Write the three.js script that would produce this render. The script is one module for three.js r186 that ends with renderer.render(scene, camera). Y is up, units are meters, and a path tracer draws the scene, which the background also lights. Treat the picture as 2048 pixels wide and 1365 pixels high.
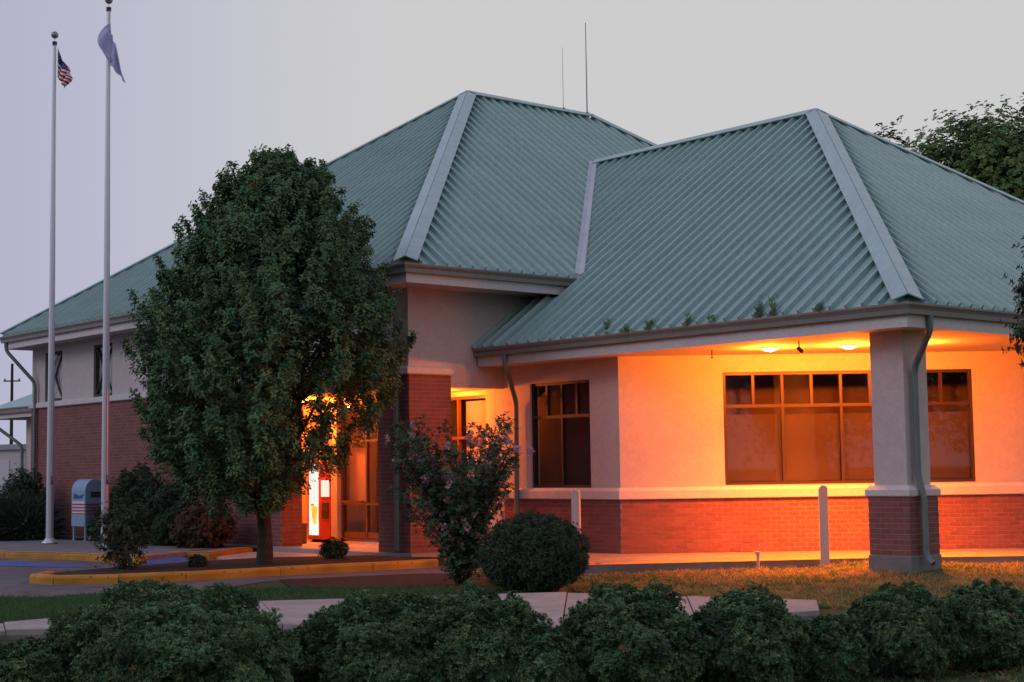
import * as THREE from 'three';
import { mergeGeometries } from 'three/addons/utils/BufferGeometryUtils.js';
import { ImprovedNoise } from 'three/addons/math/ImprovedNoise.js';
import { RoundedBoxGeometry } from 'three/addons/geometries/RoundedBoxGeometry.js';
import { RectAreaLightUniformsLib } from 'three/addons/lights/RectAreaLightUniformsLib.js';

// ------------------------------------------------------------------ camera, sky, sun, exposure
// world: x runs along the long front wall, z points out of it, y up, metres; the camera stands on the lawn
const scene = new THREE.Scene();
const D2R = Math.PI / 180;
const YAW = 40.5 * D2R, PITCH = 4.72 * D2R, ROLL = 0.82 * D2R, FOCAL = 3100, EYE = 1.70;
const camera = new THREE.PerspectiveCamera(2 * Math.atan(682.5 / FOCAL) / D2R, 1024 / 682, 0.1, 900);
camera.position.set(0, EYE, 0);
camera.lookAt(-Math.cos(YAW) * Math.cos(PITCH), EYE + Math.sin(PITCH), -Math.sin(YAW) * Math.cos(PITCH));
camera.rotateZ(-ROLL);
camera.updateMatrixWorld(true);

const renderer = new THREE.WebGLRenderer({ antialias: true });
renderer.setSize(1024, 682);
renderer.toneMapping = THREE.LinearToneMapping;
renderer.toneMappingExposure = 1.0;
renderer.shadowMap.enabled = true;

function skyTexture() {              // even dusk haze: pale grey ahead, lavender to the left and overhead
  const W = 256, H = 128, data = new Float32Array(W * H * 4);
  const lav = [0.45, 0.455, 0.62], grey = [0.61, 0.61, 0.615], zen = [0.34, 0.36, 0.58];
  const ss = (a, b, x) => { const t = Math.min(1, Math.max(0, (x - a) / (b - a))); return t * t * (3 - 2 * t); };
  for (let j = 0; j < H; j++) for (let i = 0; i < W; i++) {
    const az = ((i + 0.5) / W - 0.5) * 2 * Math.PI, el = ((j + 0.5) / H - 0.5) * Math.PI;
    const dx = Math.cos(az), dz = Math.sin(az);
    const fwd = -dx * Math.cos(YAW) - dz * Math.sin(YAW), right = dx * Math.sin(YAW) - dz * Math.cos(YAW);
    const ang = Math.atan2(right, fwd) / D2R;
    let k = ss(-21, -3, ang) * (1 - ss(110, 200, ang));
    const up = ss(0.28, 1.1, el);
    const o = (j * W + i) * 4;
    for (let c = 0; c < 3; c++) {
      let v = lav[c] + (grey[c] - lav[c]) * k;
      v += (zen[c] - v) * up;
      data[o + c] = v;
    }
    data[o + 3] = 1;
  }
  const t = new THREE.DataTexture(data, W, H, THREE.RGBAFormat, THREE.FloatType);
  t.mapping = THREE.EquirectangularReflectionMapping; t.magFilter = t.minFilter = THREE.LinearFilter; t.needsUpdate = true;
  return t;
}
const sky = skyTexture();
scene.background = sky; scene.environment = sky;

const sun = new THREE.DirectionalLight(new THREE.Color(1.0, 0.93, 0.97), 0.5);   // the last glow, low and very soft, from the left
sun.position.set(-36, 24, 22); sun.target.position.set(-24, 0, -18);
sun.castShadow = true; sun.shadow.radius = 45; sun.shadow.mapSize.set(2048, 2048);
Object.assign(sun.shadow.camera, { left: -32, right: 32, top: 32, bottom: -32, near: 1, far: 120 });
scene.add(sun, sun.target);

// ------------------------------------------------------------------ helpers
function rng(seed) { let a = seed >>> 0; return () => { a = (a + 0x6D2B79F5) | 0; let t = Math.imul(a ^ (a >>> 15), 1 | a); t = (t + Math.imul(t ^ (t >>> 7), 61 | t)) ^ t; return ((t ^ (t >>> 14)) >>> 0) / 4294967296; }; }
const perlin = new ImprovedNoise();
const V3 = (x, y, z) => new THREE.Vector3(x, y, z);
function at(px, py, how) {           // a photo pixel and one known coordinate (y, x, z or depth d) -> a point
  const v = V3((px - 1024) / 1024, -(py - 682.5) / 682.5, 0.5).unproject(camera).sub(camera.position);
  const k = Object.keys(how)[0], val = how[k];
  const f = V3(-Math.cos(YAW), 0, -Math.sin(YAW));
  const t = k === 'd' ? val / v.dot(f) : (val - camera.position[k]) / v[k];
  return v.multiplyScalar(t).add(camera.position);
}
const names = {};
function numbered(n) { const k = names[n] = (names[n] ?? -1) + 1; return k ? `${n}_${String(k).padStart(3, '0')}` : n; }
function tag(o, label, category, group, kind) {
  if (label) o.userData.label = label;
  if (category) o.userData.category = category;
  if (group) o.userData.group = group;
  if (kind) o.userData.kind = kind;
  return o;
}
function thing(name, label, category, x = 0, y = 0, z = 0, group) {
  const g = new THREE.Group(); g.name = numbered(name); g.position.set(x, y, z); scene.add(g);
  return tag(g, label, category, group);
}
function mesh(name, geo, mat, parent) {
  const m = new THREE.Mesh(geo, mat); m.name = name; m.castShadow = m.receiveShadow = true;
  if (parent) parent.add(m);
  return m;
}
function structure(name, geo, mat) { const m = mesh(numbered(name), geo, mat, scene); m.userData.kind = 'structure'; return m; }
function settle(g) {                 // parts were built in world coordinates: put the group's origin at the thing's base
  const b = new THREE.Box3().setFromObject(g), p = V3((b.min.x + b.max.x) / 2, b.min.y, (b.min.z + b.max.z) / 2);
  g.position.copy(p); for (const c of g.children) c.position.sub(p);
}
function wuv(geo) {                  // uv in metres, by the way each face points
  const g = geo.index ? geo.toNonIndexed() : geo, p = g.attributes.position, uv = new Float32Array(p.count * 2);
  const a = V3(), b = V3(), c = V3(), n = V3(), e = V3();
  for (let i = 0; i < p.count; i += 3) {
    a.fromBufferAttribute(p, i); b.fromBufferAttribute(p, i + 1); c.fromBufferAttribute(p, i + 2);
    n.subVectors(b, a).cross(e.subVectors(c, a)).normalize();
    const ax = Math.abs(n.x), ay = Math.abs(n.y), az = Math.abs(n.z);
    [a, b, c].forEach((q, k) => {
      let u, v;
      if (ay > ax && ay > az) { u = q.x; v = -q.z; } else { const h = Math.hypot(n.x, n.z) || 1; u = (q.x * n.z - q.z * n.x) / h; v = q.y; }
      uv[(i + k) * 2] = u; uv[(i + k) * 2 + 1] = v;
    });
  }
  g.setAttribute('uv', new THREE.BufferAttribute(uv, 2));
  return g;
}
function fromTris(tris) {            // triangles [p,q,r] of Vector3, turned so that normals point out
  let vol = 0; for (const [a, b, c] of tris) vol += a.dot(V3().crossVectors(b, c));
  const pos = [];
  for (const [a, b, c] of tris) { const s = vol < 0 ? [a, c, b] : [a, b, c]; for (const q of s) pos.push(q.x, q.y, q.z); }
  const g = new THREE.BufferGeometry(); g.setAttribute('position', new THREE.Float32BufferAttribute(pos, 3)); g.computeVertexNormals();
  return wuv(g);
}
function prism(pts, n, t, base = 0) {  // planar convex polygon pts (Vector3), lifted by base and thickened by t along n
  const lo = pts.map(p => p.clone().addScaledVector(n, base)), hi = pts.map(p => p.clone().addScaledVector(n, base + t)), T = [], k = pts.length;
  for (let i = 1; i < k - 1; i++) { T.push([hi[0], hi[i], hi[i + 1]]); T.push([lo[0], lo[i + 1], lo[i]]); }
  for (let i = 0; i < k; i++) { const j = (i + 1) % k; T.push([lo[i], lo[j], hi[j]]); T.push([lo[i], hi[j], hi[i]]); }
  return fromTris(T);
}
function slab(poly, y0, y1, bevel = 0) {   // any plan polygon [[x,z]..] as a block from y0 to y1
  const s = new THREE.Shape(poly.map(([x, z]) => new THREE.Vector2(x, -z)));
  const g = new THREE.ExtrudeGeometry(s, { depth: y1 - y0 - bevel, bevelEnabled: bevel > 0, bevelSize: bevel, bevelThickness: bevel, bevelSegments: 2, bevelOffset: -bevel });
  g.rotateX(-Math.PI / 2); g.translate(0, y0, 0);
  return wuv(g);
}
function sheet(poly, y) { const g = new THREE.ShapeGeometry(new THREE.Shape(poly.map(([x, z]) => new THREE.Vector2(x, -z)))); g.rotateX(-Math.PI / 2); g.translate(0, y, 0); return wuv(g); }
function sweep(profile, pts, closed = false) {  // profile [[out, y]..] carried along plan points [[x,z]..]; out is to the left of travel seen from below = outward
  const n = pts.length, N = [];
  for (let i = 0; i < n; i++) {
    const seg = (a, b) => { const dx = b[0] - a[0], dz = b[1] - a[1], l = Math.hypot(dx, dz); return [-dz / l, dx / l]; };
    const p = closed || i > 0 ? seg(pts[(i + n - 1) % n], pts[i]) : seg(pts[0], pts[1]);
    const q = closed || i < n - 1 ? seg(pts[i], pts[(i + 1) % n]) : seg(pts[n - 2], pts[n - 1]);
    let m = [p[0] + q[0], p[1] + q[1]]; const l = Math.hypot(...m) || 1; m = [m[0] / l, m[1] / l];
    const k = 1 / Math.max(0.35, m[0] * p[0] + m[1] * p[1]);
    N.push([m[0] * k, m[1] * k]);
  }
  const P = (i, j) => V3(pts[i][0] + N[i][0] * profile[j][0], profile[j][1], pts[i][1] + N[i][1] * profile[j][0]);
  const T = [], m = profile.length;
  for (let i = 0; i < (closed ? n : n - 1); i++) for (let j = 0; j < m; j++) {
    const k = (j + 1) % m, i2 = (i + 1) % n;
    T.push([P(i, j), P(i2, j), P(i2, k)], [P(i, j), P(i2, k), P(i, k)]);
  }
  if (!closed) for (let j = 1; j < m - 1; j++) { T.push([P(0, 0), P(0, j), P(0, j + 1)]); T.push([P(n - 1, 0), P(n - 1, j + 1), P(n - 1, j)]); }
  return fromTris(T);
}
function frame(a, b) {               // wall axes: s from a to b (plan [x,z]), y up, o outward
  const dx = b[0] - a[0], dz = b[1] - a[1], len = Math.hypot(dx, dz), d = V3(dx / len, 0, dz / len), n = V3(-d.z, 0, d.x);
  return { m: new THREE.Matrix4().makeBasis(d, V3(0, 1, 0), n).setPosition(a[0], 0, a[1]), len, d, n };
}
const boxIn = (f, s0, s1, y0, y1, o0, o1) => wuv(new THREE.BoxGeometry(s1 - s0, y1 - y0, o1 - o0).translate((s0 + s1) / 2, (y0 + y1) / 2, (o0 + o1) / 2).applyMatrix4(f.m));
const box = (x0, x1, y0, y1, z0, z1) => wuv(new THREE.BoxGeometry(x1 - x0, y1 - y0, z1 - z0).translate((x0 + x1) / 2, (y0 + y1) / 2, (z0 + z1) / 2));
function wallIn(f, s0, s1, y0, y1, thick, holes = [], o = 0) {
  const s = new THREE.Shape([[s0, y0], [s1, y0], [s1, y1], [s0, y1]].map(p => new THREE.Vector2(...p)));
  for (const [a, b, c, d] of holes) s.holes.push(new THREE.Path([[a, c], [a, d], [b, d], [b, c]].map(p => new THREE.Vector2(...p))));
  return wuv(new THREE.ExtrudeGeometry(s, { depth: thick, bevelEnabled: false }).translate(0, 0, o - thick).applyMatrix4(f.m));
}
function pipe(pts, r, seg = 8) {     // round-cornered run of pipe through Vector3 points
  const parts = [];
  const path = new THREE.CurvePath();
  let prev = pts[0].clone();
  for (let i = 1; i < pts.length; i++) {
    const end = pts[i].clone();
    if (i < pts.length - 1) {
      const a = end.clone().lerp(pts[i - 1], Math.min(0.5, 0.14 / end.distanceTo(pts[i - 1]))), b = end.clone().lerp(pts[i + 1], Math.min(0.5, 0.14 / end.distanceTo(pts[i + 1])));
      path.add(new THREE.LineCurve3(prev, a)); path.add(new THREE.QuadraticBezierCurve3(a, end, b)); prev = b;
    } else path.add(new THREE.LineCurve3(prev, end));
  }
  parts.push(new THREE.TubeGeometry(path, 14 * pts.length, r, seg, false));
  return parts[0];
}
function limb(pts, radii, seg = 8) { // tapered, bent limb
  const c = new THREE.CatmullRomCurve3(pts), n = 10, fr = c.computeFrenetFrames(n, false), pos = [], idx = [];
  for (let i = 0; i <= n; i++) {
    const t = i / n, p = c.getPoint(t), k = t * (radii.length - 1), k0 = Math.min(radii.length - 2, Math.floor(k)), r = radii[k0] + (radii[k0 + 1] - radii[k0]) * (k - k0);
    for (let j = 0; j < seg; j++) { const a = j / seg * 2 * Math.PI, q = p.clone().addScaledVector(fr.normals[i], Math.cos(a) * r).addScaledVector(fr.binormals[i], Math.sin(a) * r); pos.push(q.x, q.y, q.z); }
  }
  for (let i = 0; i < n; i++) for (let j = 0; j < seg; j++) { const a = i * seg + j, b = i * seg + (j + 1) % seg; idx.push(a, b, a + seg, b, b + seg, a + seg); }
  const g = new THREE.BufferGeometry(); g.setAttribute('position', new THREE.Float32BufferAttribute(pos, 3)); g.setIndex(idx); g.computeVertexNormals();
  return wuv(g);
}
const merged = list => mergeGeometries(list.map(g => { const h = g.index ? g.toNonIndexed() : g; for (const k of Object.keys(h.attributes)) if (!['position', 'normal', 'uv', 'color'].includes(k)) h.deleteAttribute(k); return h; }));

// ------------------------------------------------------------------ textures and materials
function tile(size, fn, srgb = true) {
  const d = new Uint8Array(size * size * 4);
  for (let j = 0; j < size; j++) for (let i = 0; i < size; i++) {
    const c = fn(i / size, j / size, i, j), o = (j * size + i) * 4;
    for (let k = 0; k < 3; k++) d[o + k] = Math.max(0, Math.min(255, (Array.isArray(c) ? c[k] : c) * 255));
    d[o + 3] = 255;
  }
  const t = new THREE.DataTexture(d, size, size); t.wrapS = t.wrapT = THREE.RepeatWrapping; t.magFilter = THREE.LinearFilter; t.minFilter = THREE.LinearMipmapLinearFilter; t.generateMipmaps = true;
  if (srgb) t.colorSpace = THREE.SRGBColorSpace; t.needsUpdate = true;
  return t;
}
function pnoise(u, v, f, seed = 0) { // tileable noise, -1..1
  const a = u * 2 * Math.PI, b = v * 2 * Math.PI, r = f / (2 * Math.PI);
  const x = Math.cos(a) * r, y = Math.sin(a) * r, z = Math.cos(b) * r, w = Math.sin(b) * r;
  return (perlin.noise(x + seed, y + z * 1.31, w + seed * 0.37) + perlin.noise(z + 7.3 + seed, w + x * 0.71, y - 3.1)) * 0.8;
}
const rt = rng(5);
const grainT = tile(256, (u, v) => 0.88 + 0.018 * pnoise(u, v, 9, 1) + 0.03 * pnoise(u, v, 31, 4) + 0.07 * (rt() - 0.5));
const fineB = tile(256, (u, v) => 0.5 + 0.2 * pnoise(u, v, 60, 2) + 0.35 * (rt() - 0.5), false);
const asphaltT = tile(512, (u, v) => { const k = 0.80 + 0.12 * pnoise(u, v, 6, 3) + 0.08 * pnoise(u, v, 20, 8) + 0.22 * (rt() - 0.5) - (Math.abs(pnoise(u, v, 5, 12)) < 0.012 ? 0.3 : 0); return [k, k * 0.985, k * 0.98]; });
const concreteT = tile(512, (u, v) => { const k = 0.86 + 0.07 * pnoise(u, v, 5, 21) + 0.06 * pnoise(u, v, 17, 22) + 0.08 * (rt() - 0.5) - 0.16 * Math.max(0, pnoise(u, v, 8, 26) - 0.35); return [k, k * 0.98, k * 0.955]; });
const soilT = tile(256, (u, v) => { const k = 0.7 + 0.2 * pnoise(u, v, 14, 33) + 0.4 * (rt() - 0.5); return [k, k * 0.86, k * 0.72]; });
const lawnT = tile(512, (u, v) => { const k = 0.72 + 0.16 * pnoise(u, v, 8, 40) + 0.14 * pnoise(u, v, 37, 41) + 0.25 * (rt() - 0.5); return [k * (0.9 + 0.2 * pnoise(u, v, 11, 45)), k, k * 0.8]; });
const metalT = tile(256, (u, v) => { const k = 0.89 + 0.03 * pnoise(u, v, 6, 51) + 0.045 * pnoise(u, v * 0.3, 34, 52) + 0.03 * (rt() - 0.5); return [k, k * 0.995, k * 0.985]; });
const paintT = tile(512, (u, v) => { const chip = pnoise(u, v, 13, 61) + 0.6 * pnoise(u, v, 41, 62) > 0.86; const k = 0.88 + 0.1 * pnoise(u, v, 6, 63) + 0.08 * (rt() - 0.5); return chip ? [0.66, 0.60, 0.54] : [k, k * 0.97, k * 0.93]; });
const barkT = tile(256, (u, v) => { const k = 0.7 + 0.25 * pnoise(u, v * 0.35, 24, 71) + 0.2 * (rt() - 0.5); return [k, k * 0.93, k * 0.88]; });
const rep = (t, m) => { const c = t.clone(); c.repeat.set(1 / m, 1 / m); c.needsUpdate = true; return c; };
function mat(rgb, roughness = 0.85, o = {}) {
  const { map, bump, bumpScale = 0.003, ...rest } = o;
  const m = new THREE.MeshStandardMaterial({ color: new THREE.Color().setRGB(...rgb), roughness, ...rest });
  if (map) m.map = map;
  if (bump) { m.bumpMap = bump; m.bumpScale = bumpScale; }
  return m;
}
const grain2 = rep(grainT, 2.3), fine06 = rep(fineB, 0.6), conc3 = rep(concreteT, 3.1), asph4 = rep(asphaltT, 4.2), metal2 = rep(metalT, 2.6), paint1 = rep(paintT, 1.7), soil1 = rep(soilT, 1.3), lawn3 = rep(lawnT, 3.3), bark1 = rep(barkT, 0.9);
const M = {
  stucco: mat([0.70, 0.61, 0.585], 0.92, { map: grain2, bump: fine06, bumpScale: 0.002 }),
  white: mat([0.78, 0.73, 0.71], 0.7, { map: grain2 }),
  mortar: mat([0.37, 0.28, 0.245], 0.95, { bump: fine06, bumpScale: 0.002, map: grain2 }),
  brick: [[0.30, 0.102, 0.090], [0.285, 0.096, 0.086], [0.325, 0.112, 0.096], [0.265, 0.088, 0.082]].map(c => mat(c, 0.9, { map: grain2, bump: fine06, bumpScale: 0.002 })),
  brickV: new THREE.MeshStandardMaterial({ color: 0xffffff, roughness: 0.9, vertexColors: true, map: grain2 }),
  roof: [[0.365, 0.545, 0.505], [0.35, 0.525, 0.485], [0.38, 0.565, 0.525]].map(c => mat(c, 0.42, { map: metal2 })),
  cap: mat([0.45, 0.61, 0.585], 0.4, { map: metal2 }),
  flash: mat([0.58, 0.61, 0.66], 0.45, { map: metal2 }),
  deck: mat([0.10, 0.12, 0.12], 0.9),
  gutter: mat([0.30, 0.27, 0.235], 0.5, { map: metal2 }),
  spout: mat([0.19, 0.24, 0.235], 0.5, { map: metal2 }),
  bronze: mat([0.055, 0.034, 0.026], 0.42, { metalness: 0.2 }),
  blind: mat([0.075, 0.045, 0.032], 0.9, { map: grain2 }),
  dark: mat([0.05, 0.045, 0.045], 0.9),
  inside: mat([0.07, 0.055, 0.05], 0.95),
  glass: new THREE.MeshPhysicalMaterial({ color: 0xffffff, roughness: 0.02, transmission: 1, thickness: 0, ior: 1.52 }),
  asphalt: mat([0.20, 0.185, 0.19], 0.92, { map: asph4, bump: rep(fineB, 0.35), bumpScale: 0.004 }),
  concrete: mat([0.46, 0.43, 0.41], 0.9, { map: conc3, bump: fine06 }),
  concreteDark: mat([0.27, 0.255, 0.255], 0.92, { map: conc3, bump: fine06, bumpScale: 0.004 }),
  yellow: mat([0.66, 0.32, 0.028], 0.75, { map: paint1, bump: fine06 }),
  blue: mat([0.06, 0.15, 0.50], 0.8, { map: paint1 }),
  soil: mat([0.075, 0.05, 0.036], 1, { map: soil1, bump: rep(fineB, 0.5), bumpScale: 0.02 }),
  lawn: mat([0.065, 0.105, 0.030], 1, { map: lawn3 }),
  bark: mat([0.10, 0.082, 0.068], 0.95, { map: bark1, bump: bark1, bumpScale: 0.012 }),
  pole: mat([0.62, 0.62, 0.66], 0.32, { metalness: 0.55 }),
  post: mat([0.62, 0.58, 0.56], 0.8, { map: grain2, bump: fine06 }),
};

// ------------------------------------------------------------------ ground, roads, pavements
const plan = (list, y = 0) => list.map(([px, py]) => { const p = at(px, py, { y }); return [p.x, p.z]; });
{
  const g = new THREE.PlaneGeometry(1400, 1400, 1, 1); g.rotateX(-Math.PI / 2); g.translate(-100, 0, -60);
  structure('lawn_ground', wuv(g), M.lawn);
}
structure('asphalt_drive', sheet([[-21.8, 30], [-21.6, -4], [-21.05, -8.66], [-20.1, -11.2], [-21.1, -12.95], [-20.5, -15.6], [-19.0, -16.7], [-17.95, -17.1], [-18.4, -18.0], [-23, -24], [-42, -17], [-120, -17], [-120, 30]], 0.006), M.asphalt);
structure('planting_soil', sheet([[-21.2, -13.2], [-20.5, -15.55], [-18.3, -17.0], [-17.2, -15.4], [-18.0, -13.6], [-19.6, -12.4]], 0.012), M.soil);
{ // low rise of ground beside the corner pillar
  const g = new THREE.CircleGeometry(1, 40, 0, Math.PI * 2); const rings = [], R = rng(77);
  const pos = [], idx = [], n = 36, m = 9;
  for (let i = 0; i <= m; i++) for (let j = 0; j < n; j++) {
    const a = j / n * 2 * Math.PI, r = i / m, x = -14.55 + Math.cos(a) * r * (2.0 + 0.25 * Math.sin(3 * a)), z = -20.55 + Math.sin(a) * r * (1.9 + 0.2 * Math.cos(2 * a));
    const h = 0.11 * Math.pow(Math.cos(Math.min(1, r) * Math.PI / 2), 1.5) * (1 + 0.25 * perlin.noise(x * 1.3, 0, z * 1.3)) - (i === m ? 0.03 : -0.012);
    pos.push(x, h, z);
  }
  for (let i = 0; i < m; i++) for (let j = 0; j < n; j++) { const a = i * n + j, b = i * n + (j + 1) % n; idx.push(a, b, a + n, b, b + n, a + n); }
  const q = new THREE.BufferGeometry(); q.setAttribute('position', new THREE.Float32BufferAttribute(pos, 3)); q.setIndex(idx);
  const nq = q.toNonIndexed(); const w = wuv(nq); w.computeVertexNormals(); structure('lawn_rise', w, M.lawn);
}
// concrete walk crossing the lawn behind the hedge: separate slabs with open joints
{
  const near = [[-15.9, -5.2], [-15.85, -6.55], [-14.15, -8.85], [-11.65, -10.55], [-10.92, -13.72]];
  const far = [[-16.75, -5.2], [-16.66, -6.86], [-16.9, -10.25], [-14.9, -13.6], [-11.75, -14.72]];
  const lawnWalk = structure('concrete_walk', slab([...near, ...far.slice().reverse()], -0.05, 0.05), M.concreteDark);
  for (let i = 0; i < 4; i++) for (let k = 0; k < (i > 1 ? 2 : 1); k++) {
    const K = i > 1 ? 2 : 1, L = (a, b, t) => [a[0] + (b[0] - a[0]) * t, a[1] + (b[1] - a[1]) * t], t0 = k / K + 0.002, t1 = (k + 1) / K - 0.002;
    const a0 = L(near[i], near[i + 1], t0), a1 = L(near[i], near[i + 1], t1), b0 = L(far[i], far[i + 1], t0), b1 = L(far[i], far[i + 1], t1);
    mesh('slab', slab([a0, a1, b1, b0], 0.05, 0.10 + 0.006 * ((i * 2 + k) % 3), 0.008), M.concrete, lawnWalk);
  }
}
const kerbP = (h, w) => [[0, -0.05], [0.0, h - 0.045], [-0.018, h - 0.012], [-0.05, h], [-w + 0.03, h], [-w, h - 0.03], [-w, -0.05]];
function kerbed(name, front, back, h, top, topMat) {   // pavement with a painted kerb of separate stones along its front
  const poly = [...front, ...back];
  const s = structure(name, slab(poly.map(p => p), -0.05, top), topMat);
  let acc = [];
  for (let i = 0; i < front.length - 1; i++) {
    const a = front[i], b = front[i + 1], L = Math.hypot(b[0] - a[0], b[1] - a[1]), n = Math.max(1, Math.round(L / 1.5));
    for (let k = 0; k < n; k++) acc.push([[a[0] + (b[0] - a[0]) * k / n, a[1] + (b[1] - a[1]) * k / n], [a[0] + (b[0] - a[0]) * (k + 1) / n, a[1] + (b[1] - a[1]) * (k + 1) / n]]);
  }
  acc.forEach(([a, b], i) => {
    const d = [(b[0] - a[0]), (b[1] - a[1])], l = Math.hypot(...d), e = 0.005, u = [d[0] / l * e, d[1] / l * e];
    mesh('kerb_stone', sweep(kerbP(h + 0.004 * (i % 2), 0.16).map(([o, y]) => [o + 0.012, y]), [[a[0] + u[0], a[1] + u[1]], [b[0] - u[0], b[1] - u[1]]]), M.yellow, s);
  });
  return s;
}
// pavement before the long front wall, with the flagpoles and the mailbox
kerbed('front_pavement', [[-70, -12.2], [-36, -12.75], [-31.4, -12.95], [-29.7, -13.55], [-28.2, -13.72], [-27.15, -13.85]], [[-27.6, -14.7], [-28.4, -16.3], [-70, -16.3]], 0.15, 0.145, M.concreteDark);
structure('wall_bed', slab([[-70, -16.31], [-28.45, -16.31], [-28.4, -17.3], [-70, -17.3]], -0.05, 0.11), M.soil);
{ // blue painted kerb ramp
  const p = [[298, 1134, 0.015], [400, 1127, 0.015], [308, 1099, 0.13], [280, 1104, 0.13]].map(([a, b, y]) => at(a, b, { y }));
  structure('kerb_ramp', prism(p, V3(0, 1, 0), 0.02), M.blue);
  structure('blue_patch', sheet([[-34, -9.6], [-27.2, -12.4], [-26.8, -12.95], [-34, -12.1]], 0.012), M.blue);  // flat blue patch on the asphalt
}
kerbed('porch_pavement', [[-28.2, -14.95], [-27.35, -15.45], [-28.15, -16.6], [-28.35, -17.0]], [[-28.9, -17.0]], 0.15, 0.145, M.concreteDark);
structure('porch_walk', slab([[-26.2, -15.1], [-25.2, -16.1], [-24.35, -17.2], [-24.35, -17.4], [-28.2, -17.4], [-28.1, -16.75], [-27.2, -15.5]], -0.05, 0.06), M.concrete);
// island with the pear tree
kerbed('tree_island', [[-24.4, -10.75], [-23.75, -10.2], [-23.1, -10.3], [-22.5, -11.1], [-22.2, -12.1], [-22.02, -13.73], [-21.75, -15.4], [-21.62, -16.7]], [[-22.6, -17.6], [-23.1, -17.2], [-24.3, -17.1], [-25.4, -15.4], [-25.3, -13.9], [-24.95, -12.2]], 0.15, 0.11, M.soil);
// painted kerb at the foot of the wing's walls
const K = [-20.19, -19.78], DD = [Math.sin(YAW), -Math.cos(YAW)], KE = [K[0] + DD[0] * 7.6, K[1] + DD[1] * 7.6];
{ // raised walk under the eave: concrete with a painted edge, its face to the lawn bare
  const edge = [[-21.7, -17.3], [-18.25, -17.22], [-15.85, -21.25], [-13.75, -23.6], [-13.75, -28]];
  const s = structure('raised_walk', slab([...edge, [KE[0] + 0.02, -28], [KE[0] + 0.02, KE[1]], [K[0], K[1] + 0.02], [-23.2, K[1] + 0.02], [-23.2, -18.6]], -0.08, 0.144), M.concreteDark);
  for (let i = 0; i < 4; i++) {
    const a = edge[i], b = edge[i + 1], L = Math.hypot(b[0] - a[0], b[1] - a[1]), n = Math.max(1, Math.round(L / 1.6)), at2 = t => [a[0] + (b[0] - a[0]) * t, a[1] + (b[1] - a[1]) * t];
    for (let k = 0; k < n; k++) mesh('painted_edge', sweep([[-0.012, 0.148], [-0.03, 0.151], [-0.42, 0.151], [-0.43, 0.146]], [at2((k + 0.004) / n), at2((k + 0.996) / n)]), M.yellow, s);
  }
}

// ------------------------------------------------------------------ the building
const B = thing('brick_building', 'brick and cream stucco building under ribbed green metal hip roofs', 'building');
const XR = -23.45, ZF = -17.45, XL = -40.62, ZB = -36.2;
const stuffBricks = [];
const brickCache = {};
const rb = rng(11);
const brickCol = [[0.30, 0.102, 0.090], [0.285, 0.096, 0.086], [0.325, 0.112, 0.096], [0.265, 0.088, 0.082]];
function bricks(f, s0, s1, y0, courses, holes, o, host, keep = () => false) {   // running bond, 215 x 80 mm pitch with 10 mm joints
  const out = [];
  for (let c = 0; c < courses; c++) {
    const ya = y0 + c * 0.08 + 0.006, yb = ya + 0.068;
    let s = s0 - (c % 2) * 0.1075;
    for (; s < s1; s += 0.215) {
      let spans = [[Math.max(s0, s + 0.006), Math.min(s1, s + 0.209)]];
      for (const [a, b, lo, hi] of holes) if (yb > lo && ya < hi) spans = spans.flatMap(([p, q]) => q <= a || p >= b ? [[p, q]] : [[p, Math.min(q, a)], [Math.max(p, b), q]].filter(([u, v]) => v - u > 0.02));
      for (const [p, q] of spans) {
        if (q - p < 0.025) continue;
        const v = Math.floor(rb() * 4), proud = 0.003 + rb() * 0.003;
        if (q - p > 0.08 && keep(p, ya)) {
          const w = Math.round((q - p) * 200) / 200 - 0.002, key = w.toFixed(3);
          const geo = brickCache[key] ??= new RoundedBoxGeometry(w, 0.068, 0.05, 1, 0.002);
          const m = mesh('brick', geo, M.brick[v], host);
          const t = new THREE.Matrix4().makeTranslation((p + q) / 2, (ya + yb) / 2, o + proud - 0.025).premultiply(f.m);
          t.decompose(m.position, m.quaternion, m.scale);
        } else {
          const g = boxIn(f, p, q, ya, yb, o - 0.02, o + proud), n = g.attributes.position.count, col = new Float32Array(n * 3), k = 0.94 + rb() * 0.12;
          for (let i = 0; i < n; i++) for (let c2 = 0; c2 < 3; c2++) col[i * 3 + c2] = brickCol[v][c2] * k;
          g.setAttribute('color', new THREE.BufferAttribute(col, 3)); stuffBricks.push(g);
        }
      }
    }
  }
}
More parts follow.
